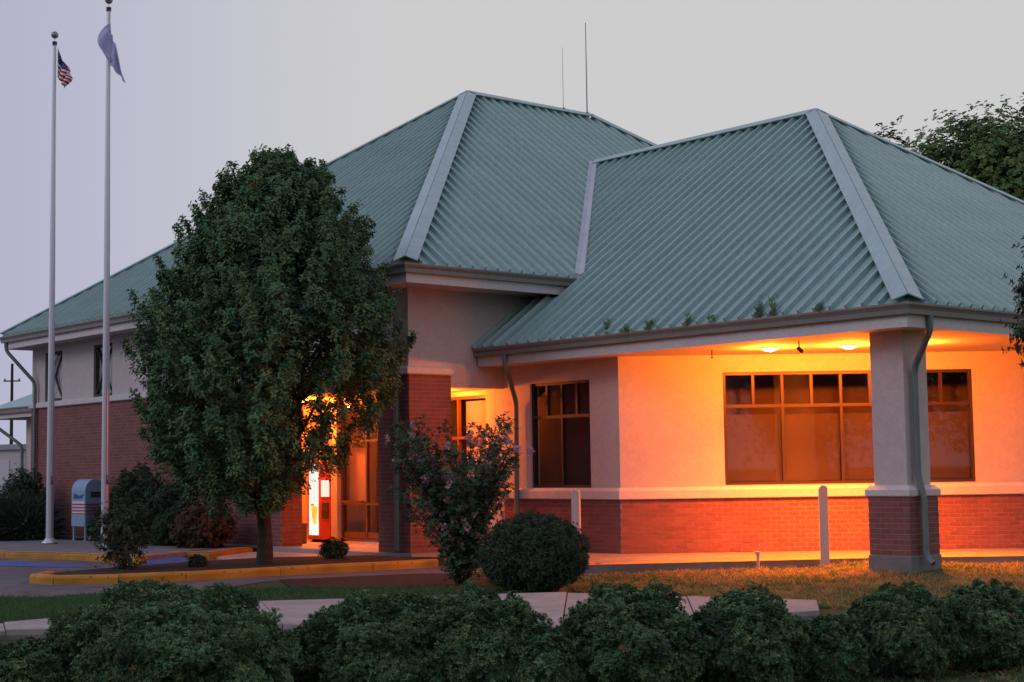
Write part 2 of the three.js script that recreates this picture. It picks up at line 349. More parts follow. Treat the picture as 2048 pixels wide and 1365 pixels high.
function windowUnit(f, s0, s1, y0, y1, rows, o = -0.09, fw = 0.055, m = M.bronze) {  // rows: [[ya, yb, [mullions s], blind?]..]; frame, bars, panes and blinds
  const w = mesh('window', merged([boxIn(f, s0, s1, y0, y0 + fw, o - 0.05, o + 0.05), boxIn(f, s0, s1, y1 - fw, y1, o - 0.05, o + 0.05), boxIn(f, s0, s0 + fw, y0 + fw, y1 - fw, o - 0.05, o + 0.05), boxIn(f, s1 - fw, s1, y0 + fw, y1 - fw, o - 0.05, o + 0.05)]), m, B);
  rows.forEach(([ya, yb, bars, blind], r) => {
    if (r) mesh('transom', boxIn(f, s0 + fw, s1 - fw, ya - 0.03, ya + 0.03, o - 0.045, o + 0.045), m, w);
    const lo = ya + (r ? 0.03 : fw), hi = yb - (r === rows.length - 1 ? fw : 0.03), edges = [s0 + fw, ...bars, s1 - fw];
    for (const b of bars) mesh('mullion', boxIn(f, b - 0.026, b + 0.026, lo, hi, o - 0.04, o + 0.04), m, w);
    for (let i = 0; i < edges.length - 1; i++) {
      const a = edges[i] + (i ? 0.026 : 0), b = edges[i + 1] - (i < edges.length - 2 ? 0.026 : 0);
      mesh('pane', wuv(new THREE.PlaneGeometry(b - a, hi - lo).translate((a + b) / 2, (lo + hi) / 2, o).applyMatrix4(f.m)), M.glass, w);
      if (blind) mesh('blind', boxIn(f, a + 0.004, b - 0.004, lo + 0.01, hi - (blind === 2 ? 0.12 : 0.02), o - 0.1, o - 0.085), M.blind, w);
    }
  });
  return w;
}
// --- long front wall
const fA = frame([XL, ZF], [XR, ZF]), sA = x => x - XL;
const porchHole = [sA(-27.92), sA(-24.43), 0.1, 3.3];
const upWin = [[-39.79, -38.72], [-36.85, -35.80], [-33.91, -32.86], [-30.97, -29.92]].map(([a, b]) => [sA(a), sA(b), 3.67, 4.99]);
mesh('stucco_wall', wallIn(fA, 0, fA.len, 3.502, 5.16, 0.25, upWin), M.stucco, B);
const brickA = mesh('brick_wall', wallIn(fA, 0, fA.len, 0.0, 3.499, 0.25, [[porchHole[0], porchHole[1], 0.02, 3.3]], 0.015), M.mortar, B);
bricks(fA, 0, fA.len, 0.15, 42, [porchHole], 0.015, brickA);
mesh('band_course', merged([sweep([[0.07, 3.51], [0.09, 3.53], [0.09, 3.63], [0.05, 3.66], [-0.01, 3.67], [-0.01, 3.51]], [[XL - 0.02, ZF], [XR, ZF], [XR, ZF - 1.03]])]), M.white, B);
for (const [s0, s1, y0, y1] of upWin) {   // tall windows with crossed curved bars
  const w = windowUnit(fA, s0, s1, y0, y1, [[y0, y1, [], 0]], -0.08, 0.07, M.dark);
  mesh('blind', boxIn(fA, s0 + 0.08, s1 - 0.08, y0 + 0.08, y1 - 0.08, -0.2, -0.18), mat([0.36, 0.36, 0.40], 0.9), w);
  for (const sgn of [-1, 1]) {
    const pts = []; const mid = (s0 + s1) / 2, hw = (s1 - s0) / 2 - 0.08;
    for (let i = 0; i <= 8; i++) { const t = i / 8; pts.push(V3(mid + sgn * hw * (0.12 + 0.88 * Math.pow(Math.abs(2 * t - 1), 1.4)), y0 + 0.09 + t * (y1 - y0 - 0.18), -0.05).applyMatrix4(fA.m)); }
    mesh('curved_bar', limb(pts, [0.035, 0.03, 0.035], 6), M.dark, w);
  }
}
// --- end wall of the main block
const fE = frame([XR, ZF], [XR, ZB]);
mesh('stucco_wall', wallIn(fE, 0.252, fE.len, 3.285, 5.16, 0.25), M.stucco, B);
mesh('stucco_wall', wallIn(fE, 2.33, fE.len, 0.0, 3.283, 0.25), M.stucco, B);
const pier = mesh('brick_pier', boxIn(fE, -0.001, 1.0, 0.0, 3.5, -0.25, 0.015), M.mortar, B);
const pierInner = boxIn(fE, 0.02, 1.0, 0.0, 3.28, -0.98, -0.26);
mesh('brick_pier', pierInner, M.mortar, B);
bricks(fE, -0.01, 1.0, 0.15, 42, [], 0.015, pier);
mesh('stucco_wall', box(XL, XL + 0.25, 0, 5.16, ZB, ZF - 0.26), M.stucco, B);
mesh('stucco_wall', box(XL, XR - 0.26, 0, 5.16, ZB - 0.25, ZB), M.stucco, B);
const fJ = frame([-27.92, ZF + 0.004], [-27.92, ZF - 0.5]), jamb = mesh('brick_pier', box(-28.25, -27.922, 0.0, 3.28, ZF - 0.5, ZF - 0.252), M.mortar, B);
bricks(fJ, 0, 0.5, 0.15, 39, [], 0.0, jamb);
// --- porch recess
const fP = frame([-26.3, -19.9], [-24.0, -19.9]), sP = x => x + 26.3, fV = frame([-28.2, -19.1], [-26.3, -19.1]), sV = x => x + 28.2;
mesh('porch_wall', wallIn(fP, 0, fP.len, 0.0, 3.3, 0.15, [[sP(-26.2), sP(-24.06), 0.2, 3.2]]), M.stucco, B);
mesh('porch_wall', wallIn(fV, 0, fV.len, 0.0, 3.3, 0.15, [[0.02, 1.84, 0.2, 3.2]]), M.stucco, B);
mesh('porch_wall', box(-26.45, -26.302, 0, 3.3, -20.05, -19.252), M.stucco, B);          // side of the entrance lobby
mesh('porch_wall', box(-28.43, -28.202, 0, 3.3, -19.92, -19.02), M.stucco, B);           // stub beside the machine alcove
mesh('porch_wall', box(-30.2, -28.2, 0, 3.3, -20.07, -19.922), M.stucco, B);
mesh('porch_wall', box(-24.0, XR - 0.26, 0, 3.3, -20.05, -19.78), M.stucco, B);
mesh('porch_wall', box(-30.35, -30.2, 0, 3.3, -20.05, ZF - 0.25), M.stucco, B);
mesh('porch_ceiling', box(-30.35, XR - 0.255, 3.302, 3.42, -20.05, ZF - 0.252), M.stucco, B);
mesh('porch_floor', slab([[-30.3, -17.3], [-23.2, -17.3], [-23.2, -19.85], [-30.3, -19.85]], 0.0, 0.15), M.concrete, B);
const dm = mat([0.16, 0.075, 0.035], 0.45, { metalness: 0.2 }), tan = mat([0.42, 0.26, 0.16], 0.9);
{
  const b1 = [-27.25].map(sV), w1 = windowUnit(fV, sV(-28.18), sV(-26.36), 0.2, 3.2, [[0.2, 1.0, b1, 0], [1.0, 2.35, b1, 0], [2.35, 3.2, b1, 0]], -0.07, 0.06, dm);
  const b2 = [-25.1].map(sP), w2 = windowUnit(fP, sP(-26.2), sP(-24.06), 0.2, 3.2, [[0.2, 1.0, b2, 0], [1.0, 2.35, b2, 0], [2.35, 3.2, b2, 0]], -0.07, 0.06, dm);
  w1.name = w2.name = 'storefront';
  mesh('blind', boxIn(fV, sV(-28.1), sV(-27.32), 1.05, 2.3, -0.2, -0.18), tan, w1);
  mesh('blind', boxIn(fP, sP(-25.0), sP(-24.15), 1.05, 3.1, -0.2, -0.18), tan, w2);
  mesh('push_bar', boxIn(fV, sV(-28.1), sV(-27.32), 1.03, 1.07, 0.0, 0.04), dm, w1);
  for (const [f, a, b, w] of [[fV, sV(-28.1), sV(-27.3), w1], [fV, sV(-27.2), sV(-26.44), w1], [fP, sP(-26.12), sP(-25.15), w2], [fP, sP(-25.05), sP(-24.14), w2]]) mesh('kick_panel', boxIn(f, a, b, 0.27, 0.40, -0.065, -0.035), dm, w);
}
// --- wing walls
const fW = frame([XR, K[1]], K), fD = frame(K, KE), fS = frame(KE, [KE[0], -33]);
const winW = [[-22.64 - XR, -20.96 - XR, 1.33, 3.34]], winD = [[1.90, 6.45, 1.35, 3.40]];
mesh('stucco_wall', wallIn(fW, 0.002, fW.len, 1.1, 4.3, 0.22, winW), M.stucco, B);
mesh('stucco_wall', wallIn(fD, 0, fD.len, 1.1, 4.3, 0.22, winD), M.stucco, B);
mesh('stucco_wall', wallIn(fS, 0, fS.len, 1.1, 4.3, 0.22), M.stucco, B);
mesh('stucco_wall', box(XR + 0.01, KE[0] - 0.23, 0, 4.3, -33.2, -33), M.stucco, B);
const bwW = mesh('brick_wall', wallIn(fW, 0.005, fW.len + 0.011, 0.0, 1.098, 0.22, [], 0.015), M.mortar, B);
const bwD = mesh('brick_wall', wallIn(fD, 0.004, fD.len, 0.0, 1.098, 0.22, [], 0.015), M.mortar, B);
const bwS = mesh('brick_wall', wallIn(fS, 0.004, fS.len, 0.0, 1.098, 0.22, [], 0.015), M.mortar, B);
let kept = 0;
bricks(fW, 0.02, fW.len + 0.014, 0.15, 12, [], 0.015, bwW);
bricks(fD, 0.012, fD.len, 0.15, 12, [], 0.015, bwD, s => s > 2.85 && s < 6.95 && ++kept <= 205);
bricks(fS, 0.012, fS.len, 0.15, 12, [], 0.015, bwS);
mesh('sill_course', sweep([[0.05, 1.115], [0.07, 1.13], [0.07, 1.27], [0.03, 1.325], [-0.03, 1.33], [-0.03, 1.115]], [[XR + 0.01, K[1]], K, KE, [KE[0], -32.9]]), M.white, B);
{
  const px = x => (x - 1241) * 28.2 / 3100;
  windowUnit(fD, 1.90, 6.45, 1.35, 3.40, [[1.35, 2.78, [1569.5, 1687, 1804].map(px), 2], [2.78, 3.40, [1511, 1569.5, 1628, 1687, 1745.5, 1804, 1888].map(px), 0]]);
  const wl = -22.64 - XR, wr = -20.96 - XR;
  windowUnit(fW, wl, wr, 1.33, 3.34, [[1.33, 2.68, [wl + 0.84], 0], [2.68, 3.34, [wl + 0.42, wl + 0.84, wl + 1.26], 0]], -0.09, 0.055, mat([0.022, 0.018, 0.017], 0.5));
}
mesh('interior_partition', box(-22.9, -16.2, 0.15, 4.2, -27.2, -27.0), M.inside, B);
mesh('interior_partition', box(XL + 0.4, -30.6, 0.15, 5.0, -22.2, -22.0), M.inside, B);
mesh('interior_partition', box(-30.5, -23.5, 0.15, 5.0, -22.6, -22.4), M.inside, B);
const darkLining = mat([0.03, 0.026, 0.026], 1);  // near-black, so the rooms behind the glass read as unlit
mesh('interior_floor', slab([[-23.1, -20.1], [K[0] - 0.1, -20.1], [KE[0] - 0.35, KE[1] - 0.2], [KE[0] - 0.35, -32.8], [-23.1, -32.8]], 0.142, 0.16), darkLining, B);
mesh('interior_partition', box(-23.1, -20.5, 0.16, 4.1, -21.6, -21.5), darkLining, B);  // dark divider added to keep the small window black
mesh('dark_backing', boxIn(fW, 0.5, 2.6, 1.2, 3.5, -0.42, -0.40), darkLining, B);  // added dark sheet, stands in for shade behind the small window
mesh('interior_partition', box(-20.6, -20.5, 0.16, 4.1, -21.5, -20.4), darkLining, B);  // added return of that dark divider
mesh('interior_partition', boxIn(fD, 1.0, 7.2, 0.16, 4.1, -1.75, -1.65), mat([0.13, 0.075, 0.055], 0.95, { map: grain2 }), B);  // added to catch lamplight, so the upper panes show brown
// --- corner pillar
{
  const cx = -14.25, cz = -19.99, col = mesh('corner_pillar', box(cx - 0.30, cx + 0.30, 1.37, 3.72, cz - 0.30, cz + 0.30), M.stucco, B);
  mesh('plinth', wuv(new RoundedBoxGeometry(0.79, 0.42, 0.79, 2, 0.025).translate(cx, 0.11, cz)), M.concreteDark, col);
  mesh('mortar_core', box(cx - 0.368, cx + 0.368, 0.3, 1.21, cz - 0.368, cz + 0.368), M.mortar, col);
  mesh('cap', sweep([[0.02, 1.2], [0.035, 1.215], [0.035, 1.30], [-0.03, 1.37], [-0.3, 1.37], [-0.3, 1.2]], [[cx - 0.37, cz + 0.37], [cx + 0.37, cz + 0.37], [cx + 0.37, cz - 0.37], [cx - 0.37, cz - 0.37]], true), M.white, col);
  const q = 0.368, c4 = [[cx - q, cz + q], [cx + q, cz + q], [cx + q, cz - q], [cx - q, cz - q]];
  for (let i = 0; i < 4; i++) { const f = frame(c4[i], c4[(i + 1) % 4]); bricks(f, i % 2 ? 0.0 : -0.008, f.len + (i % 2 ? 0 : 0.008), 0.32, 11, [], 0.0, col, () => i < 2); }
}
mesh('bricks', merged(stuffBricks), M.brickV, B).userData.kind = 'stuff';
// --- roofs
function roofFace(host, O, eave, up, s0, s1, tmin, tmax, breaks, pitch = 0.305, vis = true) {
  // O: point at s=0 on the eave line; eave, up: unit vectors in the roof plane; tmin/tmax: where each strip starts and ends up the slope
  const n = V3().crossVectors(eave, up).normalize(); if (n.y < 0) n.negate();
  const P = (s, t) => O.clone().addScaledVector(eave, s).addScaledVector(up, t);
  let i = 0;
  for (let s = s0; s < s1 - 1e-6; s += pitch, i++) {
    const e = Math.min(s1, s + pitch), cuts = [s, ...breaks.filter(b => b > s + 1e-4 && b < e - 1e-4), e];
    const geos = [];
    for (let k = 0; k < cuts.length - 1; k++) {
      const a = cuts[k], b = cuts[k + 1], ea = a + 1e-5, eb = b - 1e-5;
      const poly = [P(a, tmin(ea)), P(b, tmin(eb))];
      if (tmax(eb) > tmin(eb) + 0.01) poly.push(P(b, tmax(eb)));
      if (tmax(ea) > tmin(ea) + 0.01) poly.push(P(a, tmax(ea)));
      if (poly.length > 2) geos.push(prism(poly, n, 0.02));
    }
    const sm = s + 0.035, lo = tmin(sm), hi = tmax(sm);
    if (hi - lo > 0.25 && e - s > 0.1) {   // folded rib at the strip's edge, sloping sides
      const q = (ds, h, t) => P(s + ds, t).addScaledVector(n, h), T = [];
      const prof = [[0.0, 0.018], [0.016, 0.10], [0.05, 0.10], [0.07, 0.018]];
      for (let k = 0; k < 4; k++) { const [d0, h0] = prof[k], [d1, h1] = prof[(k + 1) % 4]; T.push([q(d0, h0, lo), q(d1, h1, lo), q(d1, h1, hi)], [q(d0, h0, lo), q(d1, h1, hi), q(d0, h0, hi)]); }
      T.push([q(0, 0.018, lo), q(0.016, 0.10, lo), q(0.05, 0.10, lo)], [q(0, 0.018, lo), q(0.05, 0.10, lo), q(0.07, 0.018, lo)]);
      T.push([q(0, 0.018, hi), q(0.05, 0.10, hi), q(0.016, 0.10, hi)], [q(0, 0.018, hi), q(0.07, 0.018, hi), q(0.05, 0.10, hi)]);
      geos.push(fromTris(T));
    }
    if (geos.length) mesh('roof_panel', merged(geos), M.roof[(i * 7 + (i >> 2)) % 3], host);
  }
}
function capStrip(host, name, a, b, sideA, sideB, w, lift, m) {   // folded cap along a hip or ridge; sideA/B: directions down each roof plane, in plane
  const T = [];
  const ax = V3().subVectors(b, a).normalize();
  const mk = (side) => { const n = V3().crossVectors(ax, side).normalize(); if (n.y < 0) n.negate(); const u = V3(0, lift / n.y, 0), p = q => q.clone().add(u); return prism([p(a), p(b), p(b).addScaledVector(side, w), p(a).addScaledVector(side, w)], n, 0.02, 0); };
  mesh(name, merged([mk(sideA), mk(sideB)]), m, host);
}
const perpIn = (hint, ax) => hint.clone().addScaledVector(ax, -hint.dot(ax)).normalize();
// main roof
const ex0 = -41.0, ex1 = -22.503, ez1 = -16.689, ez0 = -36.84, ey = 5.44, rx = -30.39, ry = 11.24, rz1 = -24.58, rz0 = -28.95;
const roofM = mesh('main_roof', merged([   // solid deck under the metal
  prism([V3(ex0, ey, ez1), V3(ex1, ey, ez1), V3(rx, ry, rz1)], V3(0, 1, 0), 0.03, -0.06),
  prism([V3(ex1, ey, ez1), V3(ex1, ey, ez0), V3(rx, ry, rz0), V3(rx, ry, rz1)], V3(0, 1, 0), 0.03, -0.06),
]), M.deck, B);
mesh('roof_panel', prism([V3(ex0, ey, ez0), V3(ex0, ey, ez1), V3(rx, ry, rz1), V3(rx, ry, rz0)], V3(0, 1, 0), 0.03), M.roof[0], roofM);
mesh('roof_panel', prism([V3(ex1, ey, ez0), V3(ex0, ey, ez0), V3(rx, ry, rz0)], V3(0, 1, 0), 0.03), M.roof[1], roofM);
{ // face over the long front wall (triangle)
  const up = V3(0, ry - ey, rz1 - ez1), L = up.length(); up.normalize();
  const a = rx - ex0, b = ex1 - ex0;
  roofFace(roofM, V3(ex0, ey, ez1), V3(1, 0, 0), up, 0, b, () => 0, s => Math.max(0, s < a ? s / a * L : (b - s) / (b - a) * L), [a]);
}
// wing roof numbers
const wy = 4.02, wz1 = -19.017, wx1 = -13.347, wrz = -26.306, wry = 9.18, wax = -20.637, wz0 = 2 * wrz - wz1;
const mainSlope = (ry - ey) / (ex1 - rx), wingSlope = (wry - wy) / (wz1 - wrz);
const valZ = y => wz1 - (y - wy) / wingSlope, valX = y => ex1 - (y - ey) / mainSlope;   // valley line by height
const vz0 = valZ(ey), vx1 = valX(wry);
{ // face over the end wall, cut by the wing's valley
  const up = V3(rx - ex1, ry - ey, 0), L = up.length(); up.normalize();
  const sl = L / (ex1 - rx);
  const tHip = s => { const z = ez1 - s; const a = ez1 - rz1, c = rz0 - ez0; return z > rz1 ? (ez1 - z) / a * L : z < rz0 ? Math.max(0, (z - ez0) / c * L) : L; };
  const tVal = s => { const z = ez1 - s; if (z > vz0 || z < 2 * wrz - vz0) return 0; const zz = z > wrz ? z : 2 * wrz - z; const y = wy + (wz1 - zz) * wingSlope; return Math.min((y - ey) / mainSlope * sl, tHip(s)); };
  roofFace(roofM, V3(ex1, ey, ez1), V3(0, 0, -1), up, 0, ez1 - ez0, tVal, tHip, [ez1 - rz1, ez1 - rz0, ez1 - vz0, ez1 - wrz, ez1 - (2 * wrz - vz0)]);
}
const hipCap = (host, a, b, hA, hB, w = 0.24, lift = 0.115) => { const ax = V3().subVectors(b, a).normalize(); capStrip(host, 'hip_cap', a, b, perpIn(hA, ax), perpIn(hB, ax), w, lift, M.cap); };
const dnZ = (sl) => V3(0, -sl, 1).normalize(), dnX = (sl) => V3(1, -sl, 0).normalize(), dnXl = sl => V3(-1, -sl, 0).normalize(), dnZb = sl => V3(0, -sl, -1).normalize();
const apM1 = V3(rx, ry, rz1), apM0 = V3(rx, ry, rz0), sF = (ry - ey) / (ez1 - rz1), sLft = (ry - ey) / (rx - ex0);
const inPlane = (a, b, c) => { const n = V3().crossVectors(V3().subVectors(b, a), V3().subVectors(c, a)).normalize(); return n; };
hipCap(roofM, V3(ex1, ey, ez1), apM1, V3(-1, 0, 0), V3(0, 0, -1));
hipCap(roofM, V3(ex0, ey, ez1), apM1, V3(1, 0, 0), V3(0, 0, -1), 0.16);
hipCap(roofM, V3(ex1, ey, ez0), apM0, V3(-1, 0, 0), V3(0, 0, 1));
{ const ax = V3(0, 0, -1); capStrip(roofM, 'ridge_cap', apM1, apM0, dnX(mainSlope), dnXl(sLft), 0.2, 0.115, M.cap); }
// wing roof
const roofW = mesh('wing_roof', merged([
  prism([V3(XR + 0.01, wy, wz1), V3(wx1, wy, wz1), V3(wax, wry, wrz), V3(vx1, wry, wrz), V3(ex1, ey, vz0), V3(XR + 0.01, 5.05, valZ(5.05))], V3(0, 1, 0), 0.03, -0.06),
  prism([V3(wx1, wy, wz1), V3(wx1, wy, wz0), V3(wax, wry, wrz)], V3(0, 1, 0), 0.03, -0.06),
]), M.deck, B);
mesh('roof_panel', prism([V3(wx1, wy, wz0), V3(XR + 0.01, wy, wz0), V3(ex1, ey, 2 * wrz - vz0), V3(vx1, wry, wrz), V3(wax, wry, wrz)], V3(0, 1, 0), 0.03), M.roof[1], roofW);
{
  const up = V3(0, wry - wy, wrz - wz1), L = up.length(); up.normalize();
  const x0 = vx1, tOf = y => (y - wy) / (wry - wy) * L;
  const tmin = s => { const x = x0 + s; if (x >= ex1) return 0; if (x >= XR + 0.01) return 0; const y = ey + (ex1 - x) * mainSlope; return Math.min(L, tOf(y)); };
  const tmax = s => { const x = x0 + s; if (x < XR + 0.01) return L; if (x < ex1) return tOf(5.06); return x > wax ? Math.max(0, (wx1 - x) / (wx1 - wax) * L) : L; };
  // strips over the open slope, and short ones tucked below the main eave
  const upper = s => { const x = x0 + s; return x < ex1 ? L : tmax(s); };
  const lower = s => { const x = x0 + s; return x < ex1 ? Math.min(L, tOf(ey + (ex1 - x) * mainSlope)) : 0; };
  roofFace(roofW, V3(x0, wy, wz1), V3(1, 0, 0), up, 0, wx1 - x0, lower, upper, [ex1 - x0, wax - x0]);
  roofFace(roofW, V3(XR + 0.01, wy, wz1), V3(1, 0, 0), up, 0, ex1 - XR - 0.01, () => 0, () => tOf(5.06), []);
}
{
  const up = V3(wax - wx1, wry - wy, 0), L = up.length(); up.normalize(); const a = wz1 - wrz, b = wz1 - wz0;
  roofFace(roofW, V3(wx1, wy, wz1), V3(0, 0, -1), up, 0, b, () => 0, s => Math.max(0, s < a ? s / a * L : (b - s) / (b - a) * L), [a]);
}
const apW = V3(wax, wry, wrz);
hipCap(roofW, V3(wx1, wy, wz1), apW, V3(-1, 0, 0), V3(0, 0, -1));
hipCap(roofW, V3(wx1, wy, wz0), apW, V3(-1, 0, 0), V3(0, 0, 1), 0.2);
capStrip(roofW, 'ridge_cap', V3(vx1 + 0.1, wry, wrz), apW, dnZ(wingSlope), dnZb(wingSlope), 0.2, 0.115, M.cap);
{ // pale flashing down both sides of the valley
  const a = V3(ex1, ey, vz0), b = V3(vx1, wry, wrz), ax = V3().subVectors(b, a).normalize();
  const s1 = perpIn(V3(0, 0, 1), ax), s2 = perpIn(V3(1, 0, 0), ax);
  for (const s of [perpIn(V3(0, mainSlope * 0 , 1), ax), perpIn(V3(1, 0, 0), ax)]) {
    const n = V3().crossVectors(ax, s).normalize(); if (n.y < 0) n.negate();
    mesh('valley_flashing', prism([a.clone().addScaledVector(s, 0.035), b.clone().addScaledVector(s, 0.035), b.clone().addScaledVector(s, 0.15), a.clone().addScaledVector(s, 0.15)], n, 0.02, 0.09), M.flash, roofW);
  }
}
// gutters, fascias, soffits
const gutterP = (y) => [[0.0, y - 0.15], [0.02, y - 0.165], [0.085, y - 0.165], [0.10, y - 0.06], [0.125, y - 0.03], [0.125, y], [0.115, y], [0.112, y - 0.02], [0.0, y - 0.02]];
mesh('gutter', sweep(gutterP(ey + 0.03), [[ex0 + 0.02, ez0 - 0], [ex0 + 0.1, ez1 - 0.1], [ex1 - 0.1, ez1 - 0.1], [ex1 - 0.1, vz0 + 0.12]]), M.gutter, B);
mesh('fascia', sweep([[-0.03, 5.13], [0, 5.13], [0, 5.40], [-0.03, 5.40]], [[ex0 + 0.1, ez0], [ex0 + 0.1, ez1 - 0.1], [ex1 - 0.1, ez1 - 0.1], [ex1 - 0.1, ez0]]), M.white, B);
mesh('soffit', merged([box(ex0 + 0.13, ex1 - 0.13, 5.155, 5.18, ZF + 0.001, ez1 - 0.135), box(XR + 0.001, ex1 - 0.135, 5.155, 5.18, ez0, ZF - 0.0), box(ex0 + 0.13, XL - 0.001, 5.155, 5.18, ez0, ZF)]), M.stucco, B);
mesh('gutter', sweep(gutterP(wy + 0.03), [[XR - 0.02, wz1 - 0.1], [wx1 - 0.1, wz1 - 0.1], [wx1 - 0.1, wz0]]), M.gutter, B);
mesh('fascia', sweep([[-0.03, 3.70], [0, 3.70], [0, 3.98], [-0.03, 3.98]], [[XR + 0.02, wz1 - 0.1], [wx1 - 0.1, wz1 - 0.1], [wx1 - 0.1, wz0]]), M.white, B);
{ // soffit of the wing: wide over the cut-off corner
  const y0 = 3.715, p = [[XR + 0.01, wz1 - 0.135], [wx1 - 0.135, wz1 - 0.135], [wx1 - 0.135, -32.9], [KE[0] + 0.002, -32.9], [KE[0] + 0.002, KE[1] + 0.001], [K[0] + 0.001, K[1] + 0.002], [XR + 0.01, K[1] + 0.002]];
  mesh('soffit', slab(p, y0, y0 + 0.03), M.stucco, B);
}
mesh('gable_return', prism([V3(XR + 0.012, 3.70, wz1 - 0.1), V3(XR + 0.012, 3.98, wz1 - 0.1), V3(XR + 0.012, 4.7, wz1 - 1.0), V3(XR + 0.012, 3.70, wz1 - 1.0)], V3(1, 0, 0), 0.02), M.stucco, B);
// downspouts
const spout = pts => mesh('downspout', pipe(pts.map(p => V3(...p)), 0.05), M.spout, B);
spout([[XR - 0.27, 5.3, ez1 - 0.06], [XR - 0.27, 5.1, ez1 - 0.06], [XR - 0.27, 4.75, ZF + 0.09], [XR - 0.27, 0.2, ZF + 0.1]]);
spout([[-22.55, 3.9, wz1 - 0.05], [-22.55, 3.7, wz1 - 0.05], [-22.95, 3.0, K[1] + 0.1], [-22.95, 0.2, K[1] + 0.12]]);
spout([[wx1 - 0.05, 3.9, -19.62], [wx1 - 0.05, 3.66, -19.62], [-13.87, 3.15, -19.86], [-13.87, 1.5, -19.86], [-13.78, 1.2, -19.86], [-13.78, 0.3, -19.86], [-13.66, 0.2, -19.86]]);
spout([[-40.75, 5.3, ez1 - 0.06], [-40.75, 5.1, ez1 - 0.06], [-40.22, 4.2, ZF + 0.09], [-40.22, 0.2, ZF + 0.1]]);
// low annex at the far left end
{
  mesh('annex_wall', box(-45.1, XL - 0.01, 0, 3.6, -25, -19.2), M.stucco, B);
  const a = V3(-46.4, 3.66, -18.5), b = V3(XL - 0.02, 3.66, -18.5), c = V3(XL - 0.02, 5.02, -21.4), d = V3(-43.5, 5.02, -21.4), e = V3(-46.4, 3.66, -25);
  const r = mesh('annex_roof', prism([a, b, c, d], V3(0, 1, 0), 0.06), M.roof[0], B);
  mesh('roof_panel', prism([a, d, e], V3(0, 1, 0), 0.06), M.roof[1], r);
  mesh('gutter', sweep(gutterP(3.72), [[-46.4, -25], [-46.4, -18.55], [XL - 0.06, -18.55]]), M.gutter, B);
  mesh('fascia', sweep([[-0.03, 3.42], [0, 3.42], [0, 3.66], [-0.03, 3.66]], [[-46.38, -25], [-46.38, -18.56], [XL - 0.06, -18.56]]), M.white, B);
  mesh('soffit', box(-46.35, XL - 0.05, 3.44, 3.46, -25, -18.6), M.stucco, B);
  spout([[-46.2, 3.6, -18.45], [-46.2, 3.4, -18.45], [-45.15, 2.6, -19.1], [-45.15, 0.2, -19.1]]);
}
settle(B);

// ------------------------------------------------------------------ lamps of the place
const SODIUM = new THREE.Color(1.0, 0.178, 0.012);
function ceilingLamp(name, label, group, x, y, z, cd, down = 0) {
  const t = thing(name, label, 'light', x, y, z, group);
  const ring = new THREE.LatheGeometry([[0.12, 0.0], [0.19, 0.0], [0.195, -0.015], [0.17, -0.025], [0.14, -0.025], [0.13, -0.012]].map(p => new THREE.Vector2(...p)), 28);
  mesh('trim_ring', ring, M.white, t);
  const dome = new THREE.SphereGeometry(0.145, 24, 10, 0, Math.PI * 2, Math.PI / 2, Math.PI / 2); dome.scale(1, 0.42, 1); dome.translate(0, -0.012, 0);
  mesh('lamp_lens', dome, new THREE.MeshStandardMaterial({ color: 0x332211, roughness: 0.4, emissive: new THREE.Color(1.0, 0.55, 0.2), emissiveIntensity: 6 }), t);
  const l = new THREE.PointLight(SODIUM, cd, 0, 2); l.position.set(0, -0.11, 0); l.castShadow = true; l.shadow.radius = 5; t.add(l);
  if (down) { const d = new THREE.SpotLight(SODIUM, down, 0, 1.0, 0.75, 2); d.position.set(0, -0.12, 0); d.target.position.set(0, -3, 0); d.castShadow = true; d.shadow.radius = 5; t.add(d, d.target); }   // the reflector's downward beam
  return t;
}
ceilingLamp('soffit_light', 'glowing amber soffit lamp over the wide window, farther from the corner pillar', 'lamps under the wing eave', -17.28, 3.715, -20.57, 42, 130);
ceilingLamp('soffit_light', 'glowing amber soffit lamp over the wide window, beside the corner pillar', 'lamps under the wing eave', -16.21, 3.715, -21.35, 48, 150);
ceilingLamp('soffit_light', 'amber soffit lamp hidden behind the top of the corner pillar', 'lamps under the wing eave', -15.32, 3.715, -22.0, 48, 150);
ceilingLamp('porch_light', 'amber lamp on the porch ceiling above the vending machine', 'lamps in the porch', -28.9, 3.30, -18.6, 60);
ceilingLamp('porch_light', 'amber lamp on the porch ceiling behind the brick pier', 'lamps in the porch', -24.75, 3.30, -19.1, 30);

